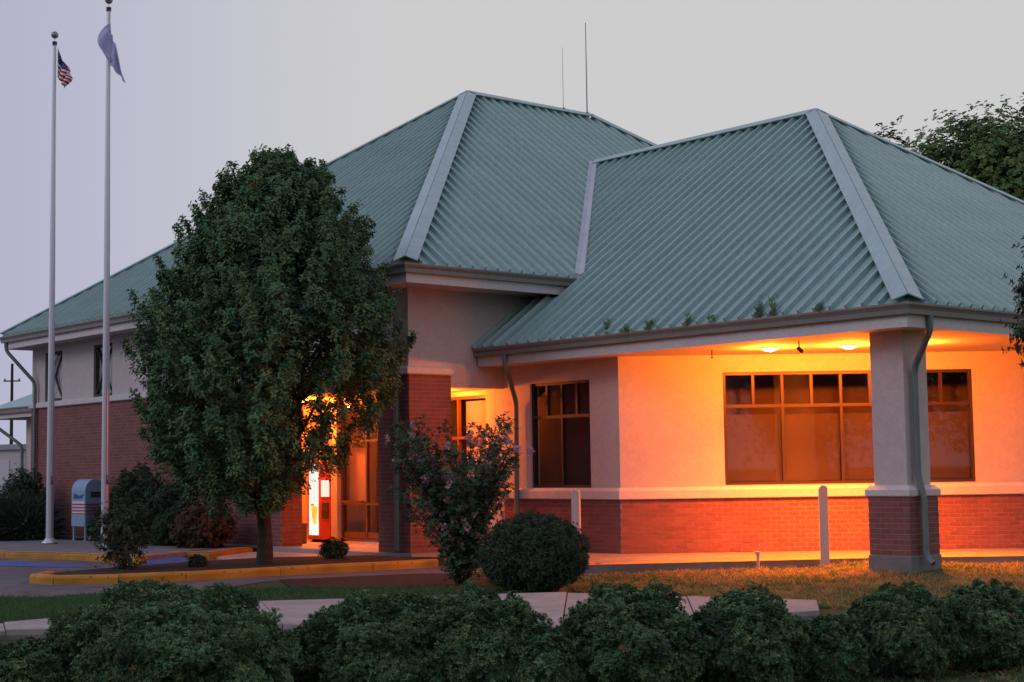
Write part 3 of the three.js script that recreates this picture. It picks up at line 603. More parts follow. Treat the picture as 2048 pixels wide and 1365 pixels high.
// ------------------------------------------------------------------ things at the porch
RectAreaLightUniformsLib.init();
{ // drinks vending machine: lit picture panel on the left, red selection column on the right
  const x0 = -29.37, x1 = -28.43, z1 = -19.0, y0 = 0.15, y1 = 1.93, t = thing('vending_machine', 'red vending machine with bright lit panel standing in the porch', 'vending machine');
  const red = mat([0.42, 0.025, 0.02], 0.4);
  mesh('cabinet', wuv(new RoundedBoxGeometry(x1 - x0, y1 - y0 - 0.06, 0.78, 2, 0.03).translate((x0 + x1) / 2, (y0 + y1) / 2 + 0.03, z1 - 0.40)), red, t);
  const c = document.createElement('canvas'); c.width = 128; c.height = 384; const g = c.getContext('2d');
  g.fillStyle = '#f3ecd8'; g.fillRect(0, 0, 128, 384); g.fillStyle = '#dfe6dc'; g.fillRect(10, 14, 108, 190);
  const sh = g.createLinearGradient(0, 215, 128, 330); sh.addColorStop(0, '#f0dfa0'); sh.addColorStop(0.5, '#e6b31e'); sh.addColorStop(1, '#f3e6b4'); g.fillStyle = sh; g.beginPath(); g.moveTo(20, 214); g.lineTo(116, 232); g.lineTo(110, 330); g.lineTo(60, 318); g.fill(); g.fillStyle = '#b88414'; g.fillRect(26, 214, 44, 9); g.fillStyle = '#f6f2e6'; g.fillRect(8, 334, 112, 42);
  const tx = new THREE.CanvasTexture(c); tx.colorSpace = THREE.SRGBColorSpace;
  const lit = mesh('lit_panel', new THREE.BoxGeometry(0.36, 1.55, 0.02).translate(x0 + 0.29, y0 + 0.93, z1 - 0.003), new THREE.MeshStandardMaterial({ color: 0x222222, emissive: 0xffffff, emissiveMap: tx, emissiveIntensity: 1.15 }), t);
  mesh('lit_buttons', new THREE.BoxGeometry(0.30, 0.36, 0.02).translate(x1 - 0.2, y0 + 1.18, z1 - 0.003), new THREE.MeshStandardMaterial({ color: 0x222222, emissive: new THREE.Color(0.95, 0.9, 0.7), emissiveIntensity: 0.95 }), t);
  mesh('coin_panel', wuv(new RoundedBoxGeometry(0.24, 0.2, 0.03, 1, 0.008).translate(x1 - 0.2, y0 + 0.78, z1)), M.bronze, t);
  mesh('delivery_slot', box(x1 - 0.33, x1 - 0.08, y0 + 0.52, y0 + 0.68, z1 - 0.02, z1 + 0.006), M.dark, t);
  for (const dx of [0.1, 0.84]) mesh('leg', box(x0 + dx - 0.04, x0 + dx + 0.04, y0, y0 + 0.075, z1 - 0.7, z1 - 0.1), M.dark, t);
  const l = new THREE.RectAreaLight(0xfff2dc, 1.0, 0.5, 1.5); l.position.set(x0 + 0.30, y0 + 0.93, z1 + 0.03); l.rotation.y = Math.PI; t.add(l);
  settle(t);
}
{ // litter bin
  const p = at(597, 1088, { y: 0.15 }), t = thing('litter_bin', 'low brown litter bin beside the vending machine', 'bin', p.x, 0.15, p.z);
  mesh('drum', new THREE.LatheGeometry([[0, 0.01], [0.165, 0.0], [0.175, 0.02], [0.20, 0.42], [0.20, 0.44], [0.19, 0.44], [0.17, 0.06], [0, 0.05]].map(q => new THREE.Vector2(...q)), 24), mat([0.13, 0.075, 0.05], 0.6), t);
  mesh('rim', new THREE.TorusGeometry(0.2, 0.015, 8, 28).rotateX(Math.PI / 2).translate(0, 0.44, 0), mat([0.22, 0.13, 0.08], 0.5), t);
}

// ------------------------------------------------------------------ mailbox, flagpoles, posts, antennas
const MB = at(176, 1081, { y: 0.145 });
{
  const t = thing('mail_collection_box', 'pale blue arched mail collection box with red stripes on the pavement', 'mailbox', MB.x, 0.145, MB.z);
  t.rotation.y = 12 * D2R;
  const w = 0.56, h = 1.46, leg = 0.34, sh = new THREE.Shape(); const r = w / 2;
  sh.moveTo(-r, leg); sh.lineTo(r, leg); sh.lineTo(r, h - r * 1.05); sh.absellipse(0, h - r * 1.05, r, r * 1.05, 0, Math.PI, false); sh.lineTo(-r, leg);
  const shell = mat([0.29, 0.46, 0.66], 0.5, { map: metal2 });
  const body = new THREE.ExtrudeGeometry(sh, { depth: 0.5, bevelEnabled: true, bevelSize: 0.015, bevelThickness: 0.015, bevelSegments: 2, bevelOffset: -0.015, curveSegments: 20 }); body.translate(0, 0, -0.265); body.rotateY(Math.PI / 2);
  mesh('body', wuv(body), shell, t);
  for (const [sx, sz] of [[-1, -1], [-1, 1], [1, -1], [1, 1]]) { const l = mesh('leg', box(sx * 0.22 - 0.02, sx * 0.22 + 0.02, 0, leg + 0.02, sz * 0.24 - 0.02, sz * 0.24 + 0.02), shell, t); mesh('foot', box(sx * 0.22 - 0.04, sx * 0.22 + 0.04, 0, 0.015, sz * 0.24 - 0.04, sz * 0.24 + 0.04), shell, l); }
  const f = 0.253;
  const stripe = mat([0.34, 0.05, 0.06], 0.6), navy = mat([0.03, 0.07, 0.22], 0.6), pale = mat([0.62, 0.60, 0.64], 0.6);
  for (let i = 0; i < 4; i++) { mesh('red_stripe', box(f, f + 0.014, 0.62 + i * 0.075, 0.65 + i * 0.075, -0.25, 0.25), stripe, t); mesh('red_stripe', box(-0.24, 0.24, 0.62 + i * 0.075, 0.65 + i * 0.075, r - 0.002, r + 0.012), stripe, t); }
  mesh('white_patch', box(-0.24, 0.24, 0.60, 0.93, r - 0.006, r + 0.004), pale, t);
  const em = new THREE.Shape([[-0.2, 0], [0.12, 0.0], [0.2, 0.1], [0.02, 0.06], [-0.16, 0.12]].map(q => new THREE.Vector2(...q)));
  mesh('emblem', new THREE.ExtrudeGeometry(em, { depth: 0.012, bevelEnabled: false }).translate(0, 1.0, r - 0.0), navy, t);
  mesh('letter_slot', box(f, f + 0.02, 1.03, 1.17, -0.17, 0.12), M.dark, t);
  mesh('pull_handle', box(f + 0.005, f + 0.045, 1.15, 1.19, -0.16, 0.11), shell, t);
}
function flagpole(label, x, z, h) {
  const t = thing('flagpole', label, 'flagpole', x, 0.145, z, 'flagpoles on the pavement');
  mesh('shaft', new THREE.CylinderGeometry(0.042, 0.088, h, 18).translate(0, h / 2, 0), M.pole, t);
  mesh('base_collar', new THREE.LatheGeometry([[0, 0.0], [0.19, 0.0], [0.18, 0.04], [0.11, 0.10], [0.09, 0.14], [0, 0.14]].map(q => new THREE.Vector2(...q)), 24), M.pole, t);
  mesh('truck', new THREE.CylinderGeometry(0.055, 0.05, 0.09, 14).translate(0, h + 0.03, 0), M.dark, t);
  mesh('finial_stem', new THREE.CylinderGeometry(0.012, 0.012, 0.12, 8).translate(0, h + 0.12, 0), M.pole, t);
  mesh('finial_ball', new THREE.SphereGeometry(0.085, 18, 12).translate(0, h + 0.24, 0), mat([0.30, 0.27, 0.25], 0.35, { metalness: 0.6 }), t);
  mesh('cleat', box(0.075, 0.10, 1.35, 1.55, -0.015, 0.015), M.dark, t);
  mesh('halyard', pipe([V3(0.10, 1.45, 0), V3(0.085, 6, 0.004), V3(0.06, h, 0)], 0.006, 5), M.white, t);
  return t;
}
const P1 = [-34.0, -15.06], P2 = [-30.59, -14.77], PH = 11.62;
flagpole('tall grey flagpole flying the striped flag, beside the mailbox', P1[0], P1[1], PH);
flagpole('tall grey flagpole flying the plain blue flag', P2[0], P2[1], PH - 0.05);
const camR = V3(Math.sin(YAW), 0, -Math.cos(YAW)), camN = V3(Math.cos(YAW), 0, Math.sin(YAW));
function flag(name, label, base, map, shape, nu = 40, nv = 26) {
  const pos = [], uv = [], idx = [];
  for (let j = 0; j <= nv; j++) for (let i = 0; i <= nu; i++) {
    const u = i / nu, v = j / nv, [a, y, b] = shape(u, v), p = base.clone().addScaledVector(camR, a).addScaledVector(camN, b); p.y += y;
    pos.push(p.x, p.y, p.z); uv.push(u, 1 - v);
  }
  for (let j = 0; j < nv; j++) for (let i = 0; i < nu; i++) { const k = j * (nu + 1) + i; idx.push(k, k + nu + 1, k + 1, k + 1, k + nu + 1, k + nu + 2); }
  const g = new THREE.BufferGeometry(); g.setAttribute('position', new THREE.Float32BufferAttribute(pos, 3)); g.setAttribute('uv', new THREE.Float32BufferAttribute(uv, 2)); g.setIndex(idx); g.computeVertexNormals();
  const c = g.clone(); const b = new THREE.Box3().setFromBufferAttribute(g.attributes.position), q = b.getCenter(V3()); q.y = b.min.y; g.translate(-q.x, -q.y, -q.z);
  const m = mesh(numbered(name), g, new THREE.MeshStandardMaterial({ side: THREE.DoubleSide, roughness: 0.9, ...map }), scene); m.position.copy(q);
  return tag(m, label, 'flag', 'flags on the poles');
}
{
  const c = document.createElement('canvas'); c.width = 380; c.height = 200; const g = c.getContext('2d');
  for (let i = 0; i < 13; i++) { g.fillStyle = i % 2 ? '#e6dfe0' : '#a8202f'; g.fillRect(0, i * 200 / 13, 380, 200 / 13 + 1); }
  g.fillStyle = '#20265e'; g.fillRect(0, 0, 152, 200 * 7 / 13); g.fillStyle = '#e6e3ea';
  for (let r = 0; r < 9; r++) for (let k = 0; k < (r % 2 ? 5 : 6); k++) { const x = 12.7 * (r % 2 ? 2 * k + 2 : 2 * k + 1), y = 10.8 * (r + 1); g.beginPath(); for (let s = 0; s < 10; s++) { const q = s % 2 ? 2 : 5, a = s * Math.PI / 5 - Math.PI / 2; g.lineTo(x + q * Math.cos(a), y + q * Math.sin(a)); } g.fill(); }
  const tx = new THREE.CanvasTexture(c); tx.colorSpace = THREE.SRGBColorSpace;
  // hanging limp: the fly falls in folds beside the pole
  flag('striped_flag', 'limp flag with a starred blue canton and red and white stripes', V3(P1[0], 0.145 + PH - 0.04, P1[1]), { map: tx }, (u, v) => {
    const fall = 0.62 * Math.pow(u, 0.8) * (1 - 0.55 * v), fold = Math.sin(u * 15 + v * 2.0);
    const a = 0.08 + 0.12 * u + (0.05 + 0.21 * Math.sin(Math.PI * Math.min(1, v * 1.05)) * (1 - 0.2 * v)) * Math.min(1, u * 2.4) * (0.75 + 0.3 * fold * (0.4 + v));
    return [a, -v * 0.72 - fall, 0.02 + 0.07 * Math.cos(u * 15 + v * 2.0) * Math.min(1, u * 4)];
  });
  flag('blue_flag', 'limp plain pale blue flag wrapped round its pole', V3(P2[0], 0.145 + PH - 0.35, P2[1]), { color: new THREE.Color().setRGB(0.42, 0.43, 0.64) }, (u, v) => {
    const th = 0.9 + v * 0.5, swing = Math.sin(u * 5.2 - 0.3 + v * 0.8);
    const a = 0.06 + (-0.27 * Math.sin(Math.min(1, u * 2.2) * Math.PI) * Math.sin(Math.PI * Math.min(1, 0.12 + v * 0.9)) + 0.34 * Math.max(0, u - 0.42) * 1.25 * (0.3 + v)) + 0.02 * Math.sin(u * 22 + v * 3);
    return [a, -v * 0.72 - 0.62 * Math.pow(u, 1.25) * (0.75 + 0.2 * v), 0.08 + 0.10 * swing * u + 0.03 * Math.sin(u * 19 + v * 4) * Math.min(1, u * 3)];
  });
}
function whitePost(label, x, z, y0, h, turn) {
  const t = thing('white_post', label, 'post', x, y0, z, 'white posts by the wing');
  t.rotation.y = turn;
  const s = new THREE.Shape([[-0.072, -0.15], [0.072, -0.15], [0.072, h - 0.05], [0.05, h - 0.015], [-0.02, h], [-0.072, h - 0.06]].map(q => new THREE.Vector2(...q)));
  mesh('shaft', wuv(new THREE.ExtrudeGeometry(s, { depth: 0.13, bevelEnabled: true, bevelSize: 0.01, bevelThickness: 0.01, bevelSegments: 2, bevelOffset: -0.01 }).translate(0, 0, -0.065)), M.post, t);
}
whitePost('white square post before the wide lit window', -16.1, -20.4, 0.06, 1.31, YAW);
whitePost('white square post half behind the round shrub', -19.69, -18.21, 0.145, 1.19, YAW);
{
  const t = thing('pipe_marker', 'short thin white capped pipe at the edge of the grass', 'pipe', -16.75, 0.0, -19.5);
  mesh('tube', new THREE.CylinderGeometry(0.025, 0.025, 0.32, 10).translate(0, 0.11, 0), M.post, t);
  mesh('cap', new THREE.CylinderGeometry(0.045, 0.05, 0.05, 12).translate(0, 0.28, 0), M.post, t);
}
function antenna(label, x, y, z, h, r) {
  const t = thing('roof_antenna', label, 'antenna', x, y, z, 'whip antennas above the roof ridge');
  mesh('mast', new THREE.CylinderGeometry(r * 0.6, r, h, 8).translate(0, h / 2, 0), mat([0.22, 0.24, 0.28], 0.5), t);
  mesh('mount', new THREE.CylinderGeometry(0.05, 0.07, 0.22, 10).translate(0, 0.02, 0), M.gutter, t);
}
for (const [px, py, l] of [[1598, 690, 'small dark camera bracket hanging from the soffit between the two lamps'], [1424, 706, 'small dark nozzle under the soffit on the corner side of the lamps']]) {
  const p = at(px, py, { y: 3.66 }), t = thing('soffit_fitting', l, 'fitting', p.x, 3.715, p.z);
  mesh('stem', new THREE.CylinderGeometry(0.012, 0.012, 0.12, 8).translate(0, -0.06, 0), M.dark, t);
  mesh('head', px > 1500 ? new THREE.CapsuleGeometry(0.035, 0.07, 4, 10).rotateZ(0.9).translate(0.02, -0.14, 0) : new THREE.ConeGeometry(0.03, 0.05, 10).translate(0, -0.13, 0), M.dark, t);
}
antenna('taller whip antenna at the end of the main ridge', -30.39, 11.28, -28.78, 2.64, 0.018);
antenna('shorter thin whip antenna on the main ridge', -30.39, 11.28, -27.9, 1.8, 0.008);

// ------------------------------------------------------------------ plants
function leafSprig(len, wid, k, seed, droop = 0.2) {    // k folded leaves round a short twig
  const r = rng(seed), pos = [];
  for (let i = 0; i < k; i++) {
    const a = i / k * 2 * Math.PI + r() * 1.2, el = 0.15 + r() * 0.9, L = len * (0.75 + r() * 0.5), W = wid * (0.8 + r() * 0.4), b = V3((r() - 0.5) * len * 0.5, (r() - 0.3) * len * 1.0, (r() - 0.5) * len * 0.5);
    const d = V3(Math.cos(a) * Math.cos(el), Math.sin(el) - droop, Math.sin(a) * Math.cos(el)).normalize(), s = V3().crossVectors(d, V3(0, 1, 0)).normalize(), n = V3().crossVectors(s, d);
    const tip = b.clone().addScaledVector(d, L).addScaledVector(n, -L * 0.12), m = b.clone().addScaledVector(d, L * 0.45), l = m.clone().addScaledVector(s, W).addScaledVector(n, W * 0.35), q = m.clone().addScaledVector(s, -W).addScaledVector(n, W * 0.35);
    for (const p of [b, l, tip, b, tip, q]) pos.push(p.x, p.y, p.z);
  }
  const g = new THREE.BufferGeometry(); g.setAttribute('position', new THREE.Float32BufferAttribute(pos, 3)); g.computeVertexNormals();
  return g;
}
const leafMat = new THREE.MeshStandardMaterial({ color: 0xffffff, roughness: 0.85, side: THREE.DoubleSide });
const grassMat = new THREE.MeshPhysicalMaterial({ color: 0xffffff, roughness: 1, transmission: 0.45, thickness: 0, side: THREE.DoubleSide });
const petalMat = new THREE.MeshStandardMaterial({ color: 0xffffff, roughness: 0.8, side: THREE.DoubleSide });
const dummy = new THREE.Object3D(), colr = new THREE.Color();
function scatter(name, geo, pts, parent, tint, seed, material = leafMat) {   // pts: [x,y,z, dirx,diry,dirz, scale]
  const m = new THREE.InstancedMesh(geo, material, pts.length), r = rng(seed), up = V3(0, 1, 0), d = V3(), q = new THREE.Quaternion(), q2 = new THREE.Quaternion();
  pts.forEach((p, i) => {
    d.set(p[3], p[4], p[5]).normalize(); q.setFromUnitVectors(up, d); q2.setFromAxisAngle(up, r() * 6.283); q.multiply(q2);
    dummy.position.set(p[0], p[1], p[2]); dummy.quaternion.copy(q); dummy.scale.setScalar(p[6]); dummy.updateMatrix(); m.setMatrixAt(i, dummy.matrix);
    const c = tint(r, p); colr.setRGB(...c); m.setColorAt(i, colr);
  });
  m.name = name; m.castShadow = m.receiveShadow = true; m.userData.kind = 'stuff'; parent.add(m);
  return m;
}
const sprigBox = leafSprig(0.026, 0.0072, 7, 3, 0.0), sprigPear = leafSprig(0.07, 0.022, 5, 9, 0.45), sprigBroad = leafSprig(0.06, 0.017, 5, 12, 0.15), sprigFar = leafSprig(0.15, 0.05, 7, 15, 0.3), blade = leafSprig(0.42, 0.012, 9, 19, -0.5);
const greens = (base, vary = 0.35) => r => { const k = 1 - vary + r() * 2 * vary, w = r(); return [base[0] * k * (0.8 + 0.5 * w), base[1] * k, base[2] * k * (1.15 - 0.4 * w)]; };
function shrub(name, label, group, x, y, z, rx_, h, rz_, n, sprig, tint, seed, opt = {}) {
  const t = thing(name, label, opt.category || 'shrub', x, y, z, group), r = rng(seed), pts = [];
  const cy = h * (opt.cy ?? 0.42), top = h - cy;
  while (pts.length < n) {
    const u = r() * 2 - 1, a = r() * 2 * Math.PI, c = Math.sqrt(1 - u * u); let dx = c * Math.cos(a), dy = u, dz = c * Math.sin(a);
    const lump = 1 + (opt.lump ?? 0.2) * perlin.noise(dx * 2.6 + seed, dy * 2.6, dz * 2.6) + 0.13 * perlin.noise(dx * 5.6, dy * 5.6 + seed, dz * 5.6) + 0.06 * perlin.noise(dx * 15, dy * 15, dz * 15 + seed);
    const rr = lump * (1 - (opt.deep ?? 0.42) * Math.pow(r(), 1.7)) + (r() < 0.04 ? r() * 0.08 : 0);
    const px = dx * rx_ * rr, pz = dz * rz_ * rr, py = cy + dy * rr * (dy > 0 ? top : cy);
    if (py < 0.015) continue;
    pts.push([px, py, pz, dx * 0.9 + (r() - 0.5) * 1.1, Math.max(-0.2, dy) + 0.55 + (r() - 0.5) * 0.8, dz * 0.9 + (r() - 0.5) * 1.1, 0.6 + 0.9 * r() * r() + 0.25 * r()]);
  }
  scatter('foliage', sprig, pts, t, tint, seed + 1);
  for (let i = 0; i < (opt.stems ?? 4); i++) { const a = i / (opt.stems ?? 4) * 6.28 + r(), q = 0.45 + r() * 0.3; mesh('stem', limb([V3(Math.cos(a) * 0.04, -0.05, Math.sin(a) * 0.04), V3(Math.cos(a) * rx_ * q * 0.4, h * 0.3, Math.sin(a) * rz_ * q * 0.4), V3(Math.cos(a) * rx_ * q, h * 0.62, Math.sin(a) * rz_ * q)], [0.02, 0.014, 0.006], 6), M.bark, t); }
  return t;
}
const hedgeTint = (r, p) => { const k = (0.55 + r() * 0.8) * (1 + 0.45 * perlin.noise(p[0] * 3.1 + 5, p[1] * 3.1, p[2] * 3.1)), w = r(); return r() < 0.012 ? [0.16 * k, 0.10 * k, 0.05 * k] : [0.088 * k * (0.7 + 0.7 * w), 0.172 * k, 0.066 * k * (1.2 - 0.4 * w)]; }, darkTint = greens([0.036, 0.070, 0.036]);
// hedge of clipped mounds along the near edge
const hedge = [
  ['low hedge mound beside the outer end of the widest mound', 70, 1285, 95, 11.3, 6500],
  ['broad low hedge mound, the widest of the row', 335, 1180, 305, 11.4, 26000],
  ['hedge mound next to the widest one', 765, 1198, 185, 11.7, 15000],
  ['hedge mound before the near end of the concrete walk', 965, 1188, 128, 11.5, 12000],
  ['low mound in the gap over the concrete walk', 1085, 1262, 78, 11.3, 6500],
  ['hedge mound on the pillar side of the gap over the concrete walk', 1262, 1187, 150, 11.6, 13500],
  ['hedge mound before the far end of the concrete walk', 1490, 1192, 125, 11.9, 10500],
  ['smallest hedge mound of the row', 1662, 1238, 72, 12.3, 5200],
  ['tall hedge mound before the corner pillar', 1800, 1182, 115, 12.6, 9500],
  ['hedge mound at the pillar end of the row', 1965, 1172, 110, 13.0, 9500],
];
hedge.forEach(([label, px, top, hw, d, n], i) => {
  const p = at(px, top, { d }), h = p.y, rx0 = hw * d / FOCAL;
  shrub('hedge_shrub', label, 'hedge mounds in a row', p.x, 0, p.z, rx0 * (i === 1 ? 1.0 : 0.93), h, Math.min(0.7, rx0 * 0.93), Math.round(n * 1.6), sprigBox, hedgeTint, 101 + i * 7, { lump: 0.27, cy: 0.44, deep: 0.40 });
});
{
  const p = at(1068, 1188, { y: 0 });
  shrub('round_shrub', 'dark ball shaped evergreen shrub beside the pink flowering bush', null, p.x, 0, p.z, 0.76, 1.06, 0.72, 16000, sprigBox, darkTint, 201, { lump: 0.1, cy: 0.5 });
}
// flowering bush: open arching stems with leaves and pink flowers
{
  const p = at(925, 1172, { y: 0 }), t = thing('flowering_bush', 'tall loose bush with pale pink flowers beside the round shrub', 'bush', p.x, 0, p.z), r = rng(301), leaves = [], blooms = [], twigs = [];
  for (let i = 0; i < 58; i++) {
    const a = r() * 6.283, out = 0.25 + 0.75 * Math.sqrt(r()), H = 2.62 * (0.42 + 0.58 * Math.sqrt(r())) * (1 - 0.25 * out * r()), R = 1.08 * out;
    const sway = camR.clone().multiplyScalar(-0.08);
    const p0 = V3(Math.cos(a) * 0.08, -0.05, Math.sin(a) * 0.08), p1 = V3(Math.cos(a) * R * 0.35, H * 0.5, Math.sin(a) * R * 0.35), p2 = V3(Math.cos(a) * R, H, Math.sin(a) * R).add(sway);
    twigs.push(limb([p0, p1, p2], [0.016, 0.011, 0.004], 5));
    const c = new THREE.CatmullRomCurve3([p0, p1, p2]);
    for (let k = 0; k < 82; k++) { const u = 0.14 + 0.86 * Math.pow(r(), 0.75), q = c.getPoint(u), s = 0.14 * (1.2 - u * 0.5); leaves.push([q.x + (r() - 0.5) * 2 * s, q.y + (r() - 0.5) * 2 * s, q.z + (r() - 0.5) * 2 * s, r() - 0.5 + Math.cos(a) * 0.4, 0.5 + r() * 0.6, r() - 0.5 + Math.sin(a) * 0.4, 0.7 + r() * 0.6]); }
    for (let b = 0; b < 3; b++) if (r() < 0.8) { const u = 0.35 + 0.65 * r(), q = c.getPoint(u); const bx = (r() - 0.5) * 0.2, bz = (r() - 0.5) * 0.2; for (let k = 0; k < 10; k++) blooms.push([q.x + bx + (r() - 0.5) * 0.08 + Math.cos(a) * 0.08, q.y + 0.04 + (r() - 0.5) * 0.1, q.z + bz + (r() - 0.5) * 0.08 + Math.sin(a) * 0.08, r() - 0.5, 0.4 + r(), r() - 0.5, 0.5 + r() * 0.35]); }
  }
  mesh('stems', merged(twigs), M.bark, t);
  scatter('foliage', sprigBroad, leaves, t, greens([0.060, 0.105, 0.055]), 302);
  scatter('flowers', leafSprig(0.045, 0.022, 6, 33, 0.0), blooms, t, q => { const k = 0.75 + q() * 0.4; return [0.66 * k, 0.40 * k, 0.46 * k]; }, 303, petalMat);
}
// pear tree on the island
{
  const bx = -23.53, bz = -14.35, t = thing('pear_tree', 'dense egg shaped green tree growing from the kerbed island', 'tree', bx, 0.10, bz), r = rng(401);
  const prof = [[0.9, 0.9], [1.3, 1.55], [1.8, 2.0], [2.6, 2.25], [3.4, 2.36], [4.2, 2.27], [5.0, 1.92], [5.5, 1.58], [6.1, 1.08], [6.6, 0.62], [7.0, 0.22]];
  const Rof = h => { for (let i = 0; i < prof.length - 1; i++) if (h <= prof[i + 1][0]) { const [a, b] = prof[i], [c, d] = prof[i + 1]; return b + (d - b) * Math.max(0, (h - a) / (c - a)); } return 0; };
  const lean = h => camR.clone().multiplyScalar(-0.10 + 0.062 * h);
  const wood = [limb([V3(0, -0.1, 0), V3(0.02, 0.5, 0), lean(1.2).add(V3(0, 1.2, 0)), lean(2.6).add(V3(0, 2.6, 0)), lean(4.6).add(V3(0, 4.6, 0)), lean(6.4).add(V3(0, 6.4, 0))], [0.16, 0.125, 0.115, 0.085, 0.05, 0.015], 12)];
  const leaves = [];
  const shoots = [];
  for (let i = 0; i < 1250; i++) {
    const h = 1.0 + 5.85 * Math.pow(r(), 0.97), R = Rof(h) * (0.96 + 0.10 * perlin.noise(i * 0.7, h * 0.8, 3.3)), a = r() * 6.283, q = Math.pow(r(), 0.46);
    const c = lean(h).add(V3(Math.cos(a) * R * q, h, Math.sin(a) * R * q));
    const side = c.dot(camR) - lean(h).dot(camR);
    if (h < 3.1 && side > 0.4 && r() < 0.58) continue;     // thin lower crown on the porch side
    if (h < 2.2 && side > 1.3) continue;
    if (h < 1.7 && side > 0.55) continue;
    shoots.push([c, a, q, h]);
  }
  for (const [c, a, q, h] of shoots) {
    const dir = V3(Math.cos(a) * (0.15 + 0.4 * q), 1.0, Math.sin(a) * (0.15 + 0.4 * q)).normalize(), long = q > 0.8 && r() < 0.11, len = long ? 0.65 + r() * 0.35 : 0.34 + r() * 0.5, n = 42 + Math.floor(r() * 28), wid = long ? 0.1 : 0.16 + r() * 0.1;
    for (let k = 0; k < n; k++) {
      const u = Math.pow(r(), 0.85), s = wid * (1.05 - 0.8 * u), p = c.clone().addScaledVector(dir, (u - 0.35) * len);
      const aa = r() * 6.283, rr = Math.sqrt(r()) * s;
      leaves.push([p.x + Math.cos(aa) * rr, p.y + (r() - 0.5) * 0.1, p.z + Math.sin(aa) * rr, Math.cos(aa) * 0.7 + dir.x, 0.55 + r() * 0.5, Math.sin(aa) * 0.7 + dir.z, 0.65 + r() * 0.6]);
    }
  }
  for (let i = 0; i < 34; i++) {   // ascending limbs
    const s = shoots[Math.floor(r() * shoots.length)], c = s[0]; if (c.y < 3.4 && c.dot(camR) > 0.3) continue;
    const h0 = 0.85 + r() * Math.max(0.1, Math.min(2.6, c.y * 0.45)), b = lean(h0).add(V3(0, h0, 0)), m = b.clone().lerp(c, 0.5); m.y = b.y + (c.y - b.y) * 0.35;
    wood.push(limb([b, m, c], [0.055, 0.035, 0.008], 7));
  }
  mesh('trunk', merged(wood), M.bark, t);
  scatter('crown', sprigPear, leaves, t, r2 => { const k = 0.62 + r2() * 0.8, w = r2(); if (r2() < 0.006) return [0.16 * k, 0.06 * k, 0.02]; return [0.084 * k * (0.7 + 0.7 * w), 0.165 * k, 0.072 * k * (1.15 - 0.45 * w)]; }, 402);
}
// small open bush at the island's end, low plant by the porch walk
{
  const p = at(245, 1140, { y: 0.1 }); shrub('open_bush', 'small open bush at the rounded end of the tree island', null, p.x, 0.10, p.z, 0.48, 1.12, 0.45, 1200, sprigBroad, greens([0.050, 0.065, 0.035]), 501, { lump: 0.5, cy: 0.62, deep: 0.75, stems: 9, category: 'bush' });
  const q = at(668, 1118, { y: 0.1 }); shrub('low_plant', 'low spiky green plant on the island next to the porch', null, q.x, 0.10, q.z, 0.24, 0.36, 0.24, 420, sprigBroad, greens([0.035, 0.055, 0.03]), 511, { stems: 3, category: 'plant' });
  const q2 = at(395, 1135, { y: 0.1 }); shrub('low_plant', 'tiny plant on the island beside the open bush', null, q2.x, 0.10, q2.z, 0.14, 0.2, 0.14, 160, sprigBroad, greens([0.04, 0.05, 0.03]), 516, { stems: 2, category: 'plant' });
}
// shrubs against the long front wall
const wallShrubs = [
  ['tall dark shrub at the far end of the long brick wall', -38.9, -16.5, 0.75, 1.75, 4200, sprigBroad, darkTint],
  ['low grey green tuft before the far end of the brick wall', -37.2, -15.6, 0.62, 0.62, 2400, blade, greens([0.060, 0.085, 0.060])],
  ['dark shrub behind the mailbox', -34.6, -16.9, 0.6, 0.85, 2800, sprigBroad, darkTint],
  ['tall dark shrub against the brick wall behind the blue flag pole', -32.7, -16.6, 0.8, 1.75, 5600, sprigBroad, darkTint],
  ['rounded dark shrub under the pear tree beside the brick wall', -31.0, -16.5, 0.8, 1.35, 5200, sprigBroad, darkTint],
  ['reddish shrub beside the porch pavement', -29.35, -16.4, 0.72, 1.0, 3600, sprigBroad, greens([0.085, 0.050, 0.030])],
];
wallShrubs.forEach(([label, x, z, rr, h, n, sp, tint], i) => shrub('wall_shrub', label, 'shrubs along the brick wall', x, 0.10, z, rr, h, Math.min(rr, 0.6), n, sp, tint, 551 + i * 9, { lump: 0.4, cy: 0.45, deep: 0.6 }));
